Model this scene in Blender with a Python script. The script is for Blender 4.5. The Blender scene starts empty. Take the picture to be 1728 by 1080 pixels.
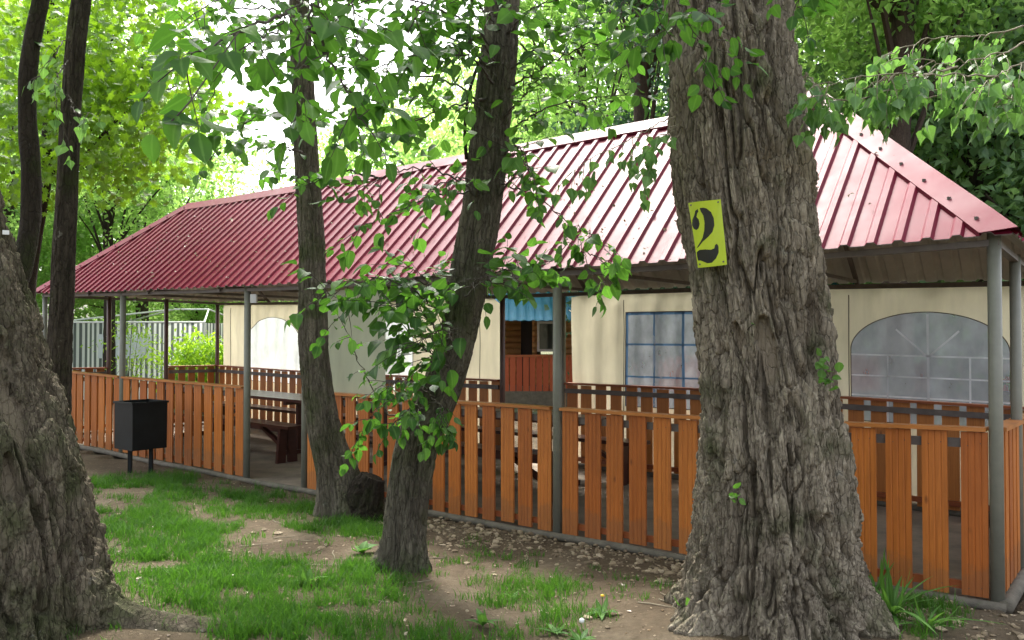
import bpy, bmesh, math, random
import numpy as np
from mathutils import Vector

# ------------------------------------------------------------------ camera, light, exposure
SC = bpy.context.scene
COL = SC.collection
F_PX = 1400.0; CX = 864.0; HOR = 566.0; EYE = 1.6          # photo pixel units (1728 x 1080)
cam_d = bpy.data.cameras.new("camera")
cam_d.sensor_width = 36.0; cam_d.lens = 36.0 * F_PX / 1728.0
cam_d.clip_start = 0.05; cam_d.clip_end = 2000
cam = bpy.data.objects.new("camera", cam_d); COL.objects.link(cam)
cam.location = (0, 0, EYE)
cam.rotation_euler = (math.radians(90 + math.degrees(math.atan((HOR - 540) / F_PX))), 0, 0)
SC.camera = cam

SUN_DIR = Vector((-0.12, 0.54, 0.82)).normalized()
sun_el = math.asin(SUN_DIR.z); sun_az = math.atan2(SUN_DIR.x, SUN_DIR.y)
W = bpy.data.worlds.new("World"); SC.world = W; W.use_nodes = True
nt = W.node_tree; nt.nodes.clear()
wo = nt.nodes.new("ShaderNodeOutputWorld"); bg = nt.nodes.new("ShaderNodeBackground")
sky = nt.nodes.new("ShaderNodeTexSky"); sky.sky_type = 'NISHITA'; sky.sun_disc = False
sky.sun_elevation = sun_el; sky.sun_rotation = sun_az
sky.air_density = 1.0; sky.dust_density = 6.0; sky.ozone_density = 1.0
bg.inputs["Strength"].default_value = 0.15
hs = nt.nodes.new("ShaderNodeHueSaturation"); hs.inputs["Saturation"].default_value = .35     # hazy, nearly white sky
nt.links.new(sky.outputs[0], hs.inputs["Color"]); nt.links.new(hs.outputs[0], bg.inputs[0]); nt.links.new(bg.outputs[0], wo.inputs[0])
sl = bpy.data.lights.new("sun", 'SUN'); sl.energy = 1.5; sl.angle = math.radians(12.0); sl.color = (1.0, 0.95, 0.86)
so = bpy.data.objects.new("sun", sl); COL.objects.link(so)
so.rotation_euler = SUN_DIR.to_track_quat('Z', 'Y').to_euler(); so.location = (5, 12, 25)
SC.view_settings.view_transform = 'Standard'; SC.view_settings.look = 'None'
SC.view_settings.exposure = 2.1; SC.view_settings.gamma = 1.0
SC.render.engine = 'CYCLES'
SC.cycles.max_bounces = 8; SC.cycles.transparent_max_bounces = 12; SC.cycles.use_denoising = True
SC.cycles.sample_clamp_indirect = 6.0

rng = np.random.default_rng(7)
random.seed(7)

# ------------------------------------------------------------------ helpers
def at(px, py, Z):
    "photo pixel at depth Z -> world point"
    return np.array([(px - CX) / F_PX * Z, Z, EYE + (HOR - py) / F_PX * Z])
def gp(px, py):
    "photo pixel on flat ground"
    Z = F_PX * EYE / (py - HOR); return np.array([(px - CX) / F_PX * Z, Z, 0.0])

def tag(o, label=None, cat=None, group=None, kind=None):
    if label: o["label"] = label
    if cat: o["category"] = cat
    if group: o["group"] = group
    if kind: o["kind"] = kind
    return o
def empty(name, loc, label, cat, group=None):
    o = bpy.data.objects.new(name, None); COL.objects.link(o); o.location = Vector(loc)
    o.empty_display_size = 0.2
    return tag(o, label, cat, group)

def make_mesh(name, V, F, mats, parent=None, smooth=False, mi=None, attrs=None, flat_n=None):
    """V: world verts (N,3); F: (M,k) array or list of faces. Linked as ONE object."""
    V = np.asarray(V, dtype=np.float64).reshape(-1, 3)
    if parent is not None:
        V = V - np.array(root_loc(parent))
    me = bpy.data.meshes.new(name)
    if isinstance(F, np.ndarray):
        m, k = F.shape
        me.vertices.add(len(V)); me.vertices.foreach_set("co", V.astype(np.float32).ravel())
        me.loops.add(m * k); me.loops.foreach_set("vertex_index", F.astype(np.int32).ravel())
        me.polygons.add(m)
        me.polygons.foreach_set("loop_start", np.arange(0, m * k, k, dtype=np.int32))
        me.polygons.foreach_set("loop_total", np.full(m, k, dtype=np.int32))
        me.update(calc_edges=True)
    else:
        me.from_pydata([tuple(v) for v in V], [], F); me.update()
    if not isinstance(mats, (list, tuple)): mats = [mats]
    for m_ in mats: me.materials.append(m_)
    n = len(me.polygons)
    if mi is not None: me.polygons.foreach_set("material_index", np.asarray(mi, dtype=np.int32))
    me.polygons.foreach_set("use_smooth", np.full(n, bool(smooth)))
    if attrs:
        for an, av in attrs.items():
            a = me.attributes.new(an, 'FLOAT', 'POINT'); a.data.foreach_set("value", np.asarray(av, dtype=np.float32))
    me.update()
    o = bpy.data.objects.new(name, me); COL.objects.link(o)
    if parent is not None: o.parent = parent
    return o
def root_loc(p):
    l = np.array(p.location)
    while p.parent is not None:
        p = p.parent; l = l + np.array(p.location)
    return l

class MB:
    def __init__(s): s.v = []; s.f = []; s.n = 0; s.a = []
    def add(s, V, F, a=None):
        V = np.asarray(V, float).reshape(-1, 3); s.v.append(V)
        for f in F: s.f.append([i + s.n for i in f])
        s.a.append(np.full(len(V), random.random() if a is None else a)); s.n += len(V)
    def hexa(s, c8, a=None):
        s.add(c8, [(0, 3, 2, 1), (4, 5, 6, 7), (0, 1, 5, 4), (1, 2, 6, 5), (2, 3, 7, 6), (3, 0, 4, 7)], a)
    def box(s, c, d, rz=0, a=None, tilt=None):
        x, y, z = np.array(d) / 2
        P8 = np.array([(-x, -y, -z), (x, -y, -z), (x, y, -z), (-x, y, -z), (-x, -y, z), (x, -y, z), (x, y, z), (-x, y, z)])
        if tilt is not None:
            ax, ang = tilt; cc, ss = math.cos(ang), math.sin(ang)
            R = np.array([[1, 0, 0], [0, cc, -ss], [0, ss, cc]]) if ax == 'x' else np.array([[cc, 0, ss], [0, 1, 0], [-ss, 0, cc]])
            P8 = P8 @ R.T
        cr, sr = math.cos(rz), math.sin(rz)
        P8 = P8 @ np.array([[cr, -sr, 0], [sr, cr, 0], [0, 0, 1]]).T
        s.hexa(P8 + np.array(c), a)
    def tube(s, path, rad, n=8, cap=True, a=None):
        V, F = tube_geo(path, rad, n, cap); s.add(V, F, a)
    def build(s, name, mats, parent=None, smooth=False, mi=None):
        o = make_mesh(name, np.concatenate(s.v), s.f, mats, parent, smooth, mi, {"rnd": np.concatenate(s.a)})
        return o

def tube_geo(path, rad, n=8, cap=True):
    Pn = np.asarray(path, float); m = len(Pn)
    R = np.full(m, rad, float) if np.isscalar(rad) else np.asarray(rad, float)
    T = np.gradient(Pn, axis=0); T /= np.linalg.norm(T, axis=1)[:, None] + 1e-9
    ref = np.array([0, 1, 0.0]) if abs(T[0][1]) < .8 else np.array([1.0, 0, 0])
    V = []; th = np.linspace(0, 2 * np.pi, n, endpoint=False)
    e1 = np.cross(T[0], ref); e1 /= np.linalg.norm(e1)
    for i in range(m):
        e1 = e1 - T[i] * np.dot(e1, T[i]); e1 /= np.linalg.norm(e1) + 1e-9
        e2 = np.cross(T[i], e1)
        V.append(Pn[i] + R[i] * (np.cos(th)[:, None] * e1 + np.sin(th)[:, None] * e2))
    F = []
    for i in range(m - 1):
        for j in range(n):
            k = (j + 1) % n
            F.append((i * n + j, i * n + k, (i + 1) * n + k, (i + 1) * n + j))
    if cap:
        F.append(tuple(range(n - 1, -1, -1))); F.append(tuple((m - 1) * n + j for j in range(n)))
    return np.concatenate(V), F

def smooth_path(pts, n):
    pts = np.asarray(pts, float); m = len(pts)
    if m < 3:
        t = np.linspace(0, 1, n)[:, None]; return pts[0] + (pts[-1] - pts[0]) * t
    d = np.concatenate([[0], np.cumsum(np.linalg.norm(np.diff(pts, axis=0), axis=1))])
    u = np.linspace(0, d[-1], n); out = np.zeros((n, pts.shape[1]))
    Mt = np.gradient(pts, d, axis=0)
    idx = np.clip(np.searchsorted(d, u, side='right') - 1, 0, m - 2)
    h = d[idx + 1] - d[idx]; t = (u - d[idx]) / h
    h00 = 2*t**3 - 3*t**2 + 1; h10 = t**3 - 2*t**2 + t; h01 = -2*t**3 + 3*t**2; h11 = t**3 - t**2
    for k in range(pts.shape[1]):
        out[:, k] = h00*pts[idx, k] + h10*h*Mt[idx, k] + h01*pts[idx+1, k] + h11*h*Mt[idx+1, k]
    return out

# numpy noise
_perm = np.random.default_rng(3).permutation(4096)
def _h(ix, iy, iz=0):
    return _perm[(_perm[(_perm[ix & 4095] + iy) & 4095] + iz) & 4095] / 4095.0
def vnoise(x, y, z=None):
    x = np.asarray(x, float); y = np.asarray(y, float)
    z = np.zeros_like(x) if z is None else np.asarray(z, float)
    xi = np.floor(x).astype(int); yi = np.floor(y).astype(int); zi = np.floor(z).astype(int)
    fx = x - xi; fy = y - yi; fz = z - zi
    fx = fx*fx*(3-2*fx); fy = fy*fy*(3-2*fy); fz = fz*fz*(3-2*fz)
    r = 0
    for a in (0, 1):
        for b in (0, 1):
            for c in (0, 1):
                w = (fx if a else 1-fx) * (fy if b else 1-fy) * (fz if c else 1-fz)
                r = r + w * _h(xi+a, yi+b, zi+c)
    return r
def fbm(x, y, z=None, o=4):
    r = 0; a = .5; s = 0
    for i in range(o):
        f = 2.03 ** i
        r = r + a * vnoise(x*f + 17*i, y*f + 5*i, None if z is None else z*f); s += a; a *= .5
    return r / s
def cellular(u, v, per):
    "F1, F2 and cell id on a jittered grid, periodic in u"
    ui = np.floor(u).astype(int); vi = np.floor(v).astype(int)
    F1 = np.full(u.shape, 9.0); F2 = np.full(u.shape, 9.0); cid = np.zeros(u.shape)
    for a in (-1, 0, 1):
        for b in (-1, 0, 1):
            cu = ui + a; cv = vi + b; hu = np.mod(cu, per)
            px = cu + .1 + .8 * _h(hu, cv, 11); py = cv + .1 + .8 * _h(hu, cv, 57)
            d = np.sqrt((u - px)**2 + (v - py)**2)
            new = d < F1
            F2 = np.where(new, F1, np.minimum(F2, d)); cid = np.where(new, _h(hu, cv, 91), cid); F1 = np.where(new, d, F1)
    return F1, F2, cid

# ------------------------------------------------------------------ materials
def new_mat(name):
    m = bpy.data.materials.new(name); m.use_nodes = True
    t = m.node_tree; b = t.nodes["Principled BSDF"]
    return m, t, b
def N(t, kind, **kw):
    n = t.nodes.new(kind)
    for k, v in kw.items(): setattr(n, k, v)
    return n
def ramp(t, fac, stops):
    r = N(t, "ShaderNodeValToRGB"); el = r.color_ramp.elements
    while len(el) < len(stops): el.new(.5)
    for e, (p, c) in zip(el, stops): e.position = p; e.color = (*c, 1)
    t.links.new(fac, r.inputs[0]); return r.outputs[0]
def noise(t, scale, detail=4, rough=.6, vec=None, dist=0.0):
    n = N(t, "ShaderNodeTexNoise"); n.inputs["Scale"].default_value = scale; n.inputs["Detail"].default_value = detail
    n.inputs["Roughness"].default_value = rough; n.inputs["Distortion"].default_value = dist
    if vec is not None: t.links.new(vec, n.inputs["Vector"])
    return n.outputs["Fac"]
def coords(t, scale=(1, 1, 1), kind="Object", rot=(0, 0, 0)):
    c = N(t, "ShaderNodeTexCoord"); m = N(t, "ShaderNodeMapping"); m.inputs["Scale"].default_value = scale; m.inputs["Rotation"].default_value = rot
    t.links.new(c.outputs[kind], m.inputs["Vector"]); return m.outputs[0]
def attr(t, name):
    a = N(t, "ShaderNodeAttribute"); a.attribute_name = name; return a.outputs["Fac"]
def mixc(t, fac, a, b, mode='MIX'):
    m = N(t, "ShaderNodeMix", data_type='RGBA', blend_type=mode)
    for s, v in ((0, fac), (6, a), (7, b)):
        if hasattr(v, "is_linked"): t.links.new(v, m.inputs[s])
        elif s == 0: m.inputs[0].default_value = v
        else: m.inputs[s].default_value = (*v, 1)
    return m.outputs[2]
def bump(t, h, strength, dist, b):
    n = N(t, "ShaderNodeBump"); n.inputs["Strength"].default_value = strength; n.inputs["Distance"].default_value = dist
    t.links.new(h, n.inputs["Height"]); t.links.new(n.outputs[0], b.inputs["Normal"])
def math_(t, op, a, b=None):
    m = N(t, "ShaderNodeMath", operation=op)
    for i, v in enumerate((a, b)):
        if v is None: continue
        if hasattr(v, "is_linked"): t.links.new(v, m.inputs[i])
        else: m.inputs[i].default_value = v
    return m.outputs[0]

def paint(name, col, rough=.5, metal=0.0, var=.25, scale=6, bumpy=.0, spec=.5):
    m, t, b = new_mat(name)
    f = noise(t, scale, 5, .65, coords(t))
    lo = tuple(c*(1-var) for c in col); hi = tuple(min(1, c*(1+var)) for c in col)
    t.links.new(ramp(t, f, [(.3, lo), (.7, hi)]), b.inputs["Base Color"])
    b.inputs["Roughness"].default_value = rough; b.inputs["Metallic"].default_value = metal
    b.inputs["Specular IOR Level"].default_value = spec
    if bumpy: bump(t, noise(t, scale*8, 3, .6, coords(t)), bumpy, .01, b)
    return m

def wood(name, c1, c2, rough=.45, along='z', scale=1.0, dirty=False):
    m, t, b = new_mat(name)
    sc = {'z': (26, 26, 1.6), 's': (2.2, 2.2, 26)}[along]
    v = coords(t, tuple(x*scale for x in sc))
    g = noise(t, 1.6, 6, .65, v, .6)
    w = N(t, "ShaderNodeTexWave"); w.inputs["Scale"].default_value = .7; w.inputs["Distortion"].default_value = 5; w.inputs["Detail"].default_value = 3
    t.links.new(v, w.inputs["Vector"])
    r = attr(t, "rnd")
    base = ramp(t, r, [(0, c1), (1, c2)])
    gr = ramp(t, g, [(.3, (.5, .45, .42)), (.55, (.95, .95, .95)), (.8, (1.1, 1.1, 1.1))])
    col = mixc(t, .5, base, gr, 'MULTIPLY')
    wv = ramp(t, w.outputs["Fac"], [(.0, (.72, .68, .66)), (.5, (1, 1, 1))])
    col = mixc(t, .2, col, wv, 'MULTIPLY')
    kn = N(t, "ShaderNodeTexVoronoi"); kn.inputs["Scale"].default_value = 1.0
    t.links.new(coords(t, (7, 7, 3.2)), kn.inputs["Vector"])
    col = mixc(t, ramp(t, kn.outputs["Distance"], [(.03, (.75, .75, .75)), (.11, (0, 0, 0))]), col, tuple(c*.35 for c in c1))
    if dirty:        # splashed soil along the foot of the boards
        sx = N(t, "ShaderNodeSeparateXYZ"); t.links.new(coords(t), sx.inputs[0])
        dn = math_(t, 'ADD', sx.outputs[2], math_(t, 'MULTIPLY', noise(t, 9, 5, .7, coords(t)), -.34))
        col = mixc(t, ramp(t, dn, [(-.0, (.28, .28, .28)), (.05, (0, 0, 0))]), col, (.13, .095, .06))
        st = ramp(t, noise(t, 2.3, 5, .7, coords(t, (1, 1, .4))), [(.35, (.62, .6, .58)), (.6, (1.08, 1.06, 1.04))]); col = mixc(t, .4, col, st, 'MULTIPLY')
    t.links.new(col, b.inputs["Base Color"]); b.inputs["Roughness"].default_value = rough
    bump(t, g, .25, .004, b)
    return m

M = {}
M['picket'] = wood("orange_stained_pine", (.44, .122, .020), (.61, .200, .036), .42, dirty=True)
M['picket_in'] = wood("brown_stained_pine", (.40, .13, .026), (.52, .19, .04), .5)
M['rail'] = wood("red_brown_rail_wood", (.27, .068, .022), (.33, .09, .026), .4, 's')
M['cap'] = wood("orange_rail_wood", (.46, .16, .035), (.56, .21, .05), .4, 's')
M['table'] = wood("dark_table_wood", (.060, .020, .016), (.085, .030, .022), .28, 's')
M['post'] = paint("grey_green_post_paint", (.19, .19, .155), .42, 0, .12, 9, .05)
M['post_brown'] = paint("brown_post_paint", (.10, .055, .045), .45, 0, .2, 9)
M['steel'] = paint("dark_frame_steel", (.12, .10, .09), .5, 0, .3, 8)
M['concrete'] = paint("concrete_kerb", (.12, .105, .08), .85, 0, .35, 10, .5)
M['black'] = paint("black_bin_metal", (.007, .009, .010), .55, 0, .4, 5, .08, .25)
M['white'] = paint("white_paint", (.75, .76, .74), .5, 0, .08, 4)
M['galv'] = paint("galvanised_metal", (.5, .5, .5), .4, .6, .1, 6)

def roof_mat(name, c):
    m, t, b = new_mat(name)
    f = noise(t, 1.6, 5, .6, coords(t))
    col = ramp(t, f, [(.3, tuple(x*.85 for x in c)), (.7, tuple(x*1.12 for x in c))])
    sp = N(t, "ShaderNodeTexVoronoi"); sp.inputs["Scale"].default_value = 9; t.links.new(coords(t), sp.inputs["Vector"])
    spk = ramp(t, sp.outputs["Distance"], [(.035, (1, 1, 1)), (.075, (0, 0, 0))])
    sel = N(t, "ShaderNodeSeparateColor"); t.links.new(sp.outputs["Color"], sel.inputs[0])
    k = math_(t, 'MULTIPLY', spk, math_(t, 'GREATER_THAN', sel.outputs[0], .60))
    t.links.new(mixc(t, k, col, (.03, .012, .01)), b.inputs["Base Color"])
    t.links.new(math_(t, 'MULTIPLY', math_(t, 'SUBTRACT', 1.0, k), .165), b.inputs["Specular IOR Level"])
    r = ramp(t, noise(t, 3.2, 4, .6, coords(t)), [(.3, (.40, .40, .40)), (.7, (.54, .54, .54))])
    t.links.new(r, b.inputs["Roughness"])
    bump(t, noise(t, 5, 2, .5, coords(t)), .12, .02, b)
    return m
M['roof'] = roof_mat("red_roof_paint", (.145, .008, .025))
M['roof_under'] = paint("grey_roof_primer", (.44, .43, .40), .55, .0, .2, 3)
M['blue_roof'] = paint("blue_roof_paint", (.014, .11, .19), .7, 0, .15, 3, 0, .15)

def cloth_mat(name, c, tr=.35, streak=.12):
    m, t, b = new_mat(name)
    f = noise(t, 1.5, 5, .6, coords(t, (3, 3, .8)))
    col = ramp(t, f, [(.25, tuple(x*(1-streak*1.6) for x in c)), (.75, tuple(min(1, x*(1+streak)) for x in c))])
    t.links.new(col, b.inputs["Base Color"]); b.inputs["Roughness"].default_value = .6; b.inputs["Specular IOR Level"].default_value = .3
    tl = N(t, "ShaderNodeBsdfTranslucent"); t.links.new(col, tl.inputs[0])
    mx = N(t, "ShaderNodeMixShader"); mx.inputs[0].default_value = tr
    t.links.new(b.outputs[0], mx.inputs[1]); t.links.new(tl.outputs[0], mx.inputs[2])
    t.links.new(mx.outputs[0], t.nodes["Material Output"].inputs[0])
    bump(t, noise(t, 90, 2, .5, coords(t)), .08, .003, b)
    return m
M['cream'] = cloth_mat("cream_tarpaulin", (.80, .74, .55), .38)
M['shaded_cloth'] = cloth_mat("shade_tinted_tarpaulin", (.50, .52, .38), .3)  # same cloth as the others; shade and foliage green put into its colour
M['piping'] = paint("brown_seam", (.10, .075, .05), .7)
M['blue_tape'] = cloth_mat("blue_tape", (.10, .19, .32), .5, .1)
M['white_tape'] = cloth_mat("white_tape", (.62, .63, .66), .5, .3)

def plastic_mat(name, clear, tint):
    m, t, b = new_mat(name)
    b.inputs["Base Color"].default_value = (*tint, 1); b.inputs["Roughness"].default_value = .18
    tl = N(t, "ShaderNodeBsdfTranslucent"); tl.inputs[0].default_value = (*tint, 1)
    m1 = N(t, "ShaderNodeMixShader"); m1.inputs[0].default_value = .6
    t.links.new(b.outputs[0], m1.inputs[1]); t.links.new(tl.outputs[0], m1.inputs[2])
    tp = N(t, "ShaderNodeBsdfTransparent"); tp.inputs[0].default_value = (.95, .96, .97, 1)
    f = ramp(t, noise(t, 2.2, 5, .6, coords(t, (2, 2, 1.2))), [(.3, (clear-.16,)*3), (.7, (clear+.14,)*3)])
    m2 = N(t, "ShaderNodeMixShader"); t.links.new(f, m2.inputs[0])
    t.links.new(m1.outputs[0], m2.inputs[1]); t.links.new(tp.outputs[0], m2.inputs[2])
    t.links.new(m2.outputs[0], t.nodes["Material Output"].inputs[0])
    bump(t, noise(t, 4, 3, .6, coords(t, (1, 1, 2.5))), .35, .02, b)
    return m
M['film'] = plastic_mat("clear_film", .58, (.58, .62, .68))
M['film_white'] = plastic_mat("milky_film", .22, (.86, .9, .92))

def bark_mat(name, dark, light, moss=0.0, moss_c=(.05, .065, .022)):
    m, t, b = new_mat(name)
    v = coords(t, (11, 11, 1.6))
    f = noise(t, 1.7, 8, .7, v, .3); f2 = noise(t, 34, 4, .7, coords(t))
    col = ramp(t, f, [(.28, dark), (.5, tuple((a+b_)/2 for a, b_ in zip(dark, light))), (.72, light)])
    col = mixc(t, .55, col, ramp(t, f2, [(.3, (.55, .52, .5)), (.7, (1.15, 1.15, 1.15))]), 'MULTIPLY')
    if moss:
        mf = ramp(t, noise(t, 3.2, 5, .65, coords(t)), [(.56 - moss*.3, (0, 0, 0)), (.72 - moss*.2, (.75, .75, .75))])
        col = mixc(t, mf, col, moss_c)
        li = ramp(t, noise(t, 11, 4, .6, coords(t)), [(.66, (0, 0, 0)), (.70, (.55, .55, .55))])
        col = mixc(t, li, col, (.20, .20, .17))
    col = mixc(t, .8, col, ramp(t, attr(t, "plate"), [(.1, (.62, .58, .54)), (.5, (1, .98, .95)), (.95, (1.3, 1.28, 1.24))]), 'MULTIPLY')
    ck = N(t, "ShaderNodeTexVoronoi", feature='DISTANCE_TO_EDGE'); ck.inputs["Scale"].default_value = 1.0
    wv = N(t, "ShaderNodeVectorMath", operation='ADD'); wn = N(t, "ShaderNodeTexNoise"); wn.inputs["Scale"].default_value = 14; t.links.new(coords(t), wn.inputs["Vector"])
    t.links.new(coords(t, (34, 34, 8)), wv.inputs[0]); t.links.new(wn.outputs["Color"], wv.inputs[1]); t.links.new(wv.outputs[0], ck.inputs["Vector"])
    crk = ramp(t, ck.outputs["Distance"], [(.01, (.8, .8, .8)), (.07, (0, 0, 0))])
    col = mixc(t, math_(t, 'MULTIPLY', crk, noise(t, 6, 3, .6, coords(t))), col, tuple(x*.5 for x in dark))
    bare = math_(t, 'MULTIPLY', attr(t, "bare"), .75)
    col = mixc(t, bare, col, mixc(t, noise(t, 5, 6, .7, coords(t, (5, 5, 1))), (.17, .135, .095), (.36, .30, .22)))
    t.links.new(col, b.inputs["Base Color"]); b.inputs["Roughness"].default_value = .9; b.inputs["Specular IOR Level"].default_value = .2
    h = math_(t, 'SUBTRACT', math_(t, 'ADD', noise(t, 2.6, 8, .75, coords(t, (20, 20, 4))), math_(t, 'MULTIPLY', f2, .7)), math_(t, 'MULTIPLY', crk, .5))
    bump(t, h, 1.0, .016, b)
    return m
M['bark_poplar'] = bark_mat("poplar_bark", (.085, .068, .050), (.46, .405, .315), .10)
M['bark_old'] = bark_mat("old_mossy_bark", (.055, .044, .032), (.28, .24, .18), .40)
M['bark_lime'] = bark_mat("lime_bark", (.062, .054, .043), (.20, .18, .14), .3)
M['bark_dark'] = bark_mat("dark_bark", (.032, .026, .021), (.085, .072, .056), .1)
M['bark_far'] = bark_mat("far_bark", (.07, .055, .045), (.14, .11, .09), 0)
M['twig'] = paint("twig_bark", (.05, .04, .028), .8, 0, .3, 20)
M['twig_pale'] = paint("pale_twig_bark", (.22, .19, .13), .8, 0, .3, 20)

def leaf_mat(name, stops, tr=.45, trc=(.22, .42, .03), rough=.4, spec=.45):
    m, t, b = new_mat(name)
    r = attr(t, "rnd")
    col = ramp(t, r, stops)
    col = mixc(t, .35, col, ramp(t, noise(t, 40, 2, .5, coords(t)), [(.3, (.7, .7, .7)), (.7, (1.2, 1.2, 1.2))]), 'MULTIPLY')
    vn = ramp(t, attr(t, "vein"), [(.80, (0, 0, 0)), (.97, (.55, .55, .55))])
    col = mixc(t, vn, col, tuple(min(1, x*1.6+.03) for x in stops[-1][1]))
    t.links.new(col, b.inputs["Base Color"]); b.inputs["Roughness"].default_value = rough; b.inputs["Specular IOR Level"].default_value = spec
    tl = N(t, "ShaderNodeBsdfTranslucent")
    tcol = mixc(t, .5, trc, ramp(t, r, [(0, tuple(x*.7 for x in trc)), (1, tuple(min(1, x*1.5) for x in trc))]))
    t.links.new(tcol, tl.inputs[0])
    mx = N(t, "ShaderNodeMixShader"); mx.inputs[0].default_value = tr
    t.links.new(b.outputs[0], mx.inputs[1]); t.links.new(tl.outputs[0], mx.inputs[2])
    t.links.new(mx.outputs[0], t.nodes["Material Output"].inputs[0])
    return m
M['leaf'] = leaf_mat("elm_leaf", [(0, (.013, .048, .011)), (.5, (.030, .095, .019)), (1, (.10, .20, .035))], .40, (.14, .36, .035), .46, .28)
M['leaf_pop'] = leaf_mat("poplar_leaf", [(0, (.045, .12, .03)), (.7, (.085, .19, .05)), (1, (.16, .27, .11))], .42, (.20, .42, .07), .45, .3)
M['leaf_maple'] = leaf_mat("maple_leaf", [(0, (.035, .10, .010)), (.6, (.08, .19, .015)), (1, (.16, .28, .025))], .5, (.26, .47, .02))
M['leaf_far'] = leaf_mat("far_leaf", [(0, (.06, .15, .045)), (.6, (.12, .24, .075)), (1, (.20, .33, .11))], .62, (.42, .66, .16))
M['leaf_far_pale'] = leaf_mat("far_pale_leaf", [(0, (.06, .13, .06)), (.6, (.11, .20, .09)), (1, (.18, .28, .13))], .45, (.26, .44, .12))
M['leaf_fir'] = leaf_mat("fir_needle", [(0, (.018, .055, .030)), (.6, (.035, .085, .045)), (1, (.06, .12, .06))], .2, (.08, .2, .06))
M['leaf_bush'] = leaf_mat("bush_leaf", [(0, (.07, .20, .015)), (.6, (.15, .33, .02)), (1, (.28, .46, .03))], .5, (.40, .62, .03))
M['grass'] = leaf_mat("grass_blade", [(0, (.022, .075, .010)), (.6, (.042, .125, .014)), (1, (.10, .17, .03))], .38, (.10, .27, .02), .5, .3)
M['weed'] = leaf_mat("weed_leaf", [(0, (.04, .12, .02)), (1, (.09, .20, .04))], .35, (.14, .32, .04), .6, .2)

def ground_mat():
    m, t, b = new_mat("bare_earth")
    c = coords(t)
    f = noise(t, 1.3, 8, .7, c); f2 = noise(t, 22, 6, .75, c)
    col = ramp(t, f, [(.3, (.058, .042, .027)), (.5, (.095, .072, .047)), (.7, (.145, .118, .082))])
    col = mixc(t, .7, col, ramp(t, f2, [(.28, (.5, .47, .44)), (.5, (.95, .95, .95)), (.72, (1.35, 1.33, 1.3))]), 'MULTIPLY')
    v = N(t, "ShaderNodeTexVoronoi"); v.inputs["Scale"].default_value = 38; t.links.new(c, v.inputs["Vector"])
    sc = N(t, "ShaderNodeSeparateColor"); t.links.new(v.outputs["Color"], sc.inputs[0])
    k = math_(t, 'MULTIPLY', ramp(t, v.outputs["Distance"], [(.25, (1, 1, 1)), (.4, (0, 0, 0))]), math_(t, 'GREATER_THAN', sc.outputs[0], .86))
    col = mixc(t, k, col, mixc(t, sc.outputs[1], (.26, .21, .15), (.10, .07, .04)))
    g = attr(t, "grassy")
    gn = math_(t, 'MULTIPLY', g, ramp(t, noise(t, 9, 5, .7, c), [(.3, (.35, .35, .35)), (.6, (1, 1, 1))]))
    col = mixc(t, math_(t, 'MULTIPLY', gn, .45), col, mixc(t, f2, (.03, .085, .012), (.075, .15, .025)))
    t.links.new(col, b.inputs["Base Color"]); b.inputs["Roughness"].default_value = .95; b.inputs["Specular IOR Level"].default_value = .15
    bump(t, math_(t, 'ADD', noise(t, 14, 8, .75, c), math_(t, 'MULTIPLY', k, .4)), .8, .03, b)
    return m
M['ground'] = ground_mat()
M['floor'] = paint("dusty_floor", (.22, .175, .13), .9, 0, .4, 2.2, .5)
def stone_mat():
    m, t, b = new_mat("gravel_stone")
    r = attr(t, "rnd")
    col = ramp(t, r, [(0, (.11, .080, .048)), (.5, (.21, .160, .100)), (1, (.36, .295, .20))])
    t.links.new(mixc(t, .5, col, ramp(t, noise(t, 60, 4, .7, coords(t)), [(.3, (.6, .6, .6)), (.7, (1.2, 1.2, 1.2))]), 'MULTIPLY'), b.inputs["Base Color"])
    b.inputs["Roughness"].default_value = .9
    return m
M['stone'] = stone_mat()

# ------------------------------------------------------------------ pavilion frame of reference
U = np.array([-.7941, .6078]); NN = np.array([.6078, .7941]); C0 = np.array([2.94, 5.05]); LEN = 12.8; DEP = 3.0
NEAR_S = [-1, 0, 2, 7, 10.4, 12.8, 14]; NEAR_Z = [0.01, 0, -.045, -.04, 0, .05, .06]
FAR_S = [-1, 0, 3, 10, 12.8, 14]; FAR_Z = [-.1, -.09, -.04, -.03, .02, .03]
def P(s, t, z):
    s = np.asarray(s, float); t = np.asarray(t, float); z = np.asarray(z, float)
    s, t, z = np.broadcast_arrays(s, t, z)
    k = np.clip(t / DEP, 0, 1)
    zo = np.interp(s, NEAR_S, NEAR_Z) * (1-k) + np.interp(s, FAR_S, FAR_Z) * k
    return np.stack([C0[0] + s*U[0] + t*NN[0], C0[1] + s*U[1] + t*NN[1], z + zo], axis=-1)
def to_st(x, y):
    dx = x - C0[0]; dy = y - C0[1]
    return dx*U[0] + dy*U[1], dx*NN[0] + dy*NN[1]
def pbox(mb, s0, s1, t0, t1, z0, z1, a=None):
    mb.hexa([P(s0, t0, z0), P(s1, t0, z0), P(s1, t1, z0), P(s0, t1, z0), P(s0, t0, z1), P(s1, t0, z1), P(s1, t1, z1), P(s0, t1, z1)], a)
def prun(mb, s0, s1, t0, t1, z0, z1, n=4, a=None):
    e = np.linspace(s0, s1, n+1)
    V = []; 
    for s in e: V += [P(s, t0, z0), P(s, t1, z0), P(s, t1, z1), P(s, t0, z1)]
    F = []
    for i in range(n):
        for j in range(4):
            k = (j+1) % 4; F.append((i*4+j, i*4+k, (i+1)*4+k, (i+1)*4+j))
    F += [(3, 2, 1, 0), tuple(n*4+j for j in range(4))]
    mb.add(V, F, a)

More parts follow.
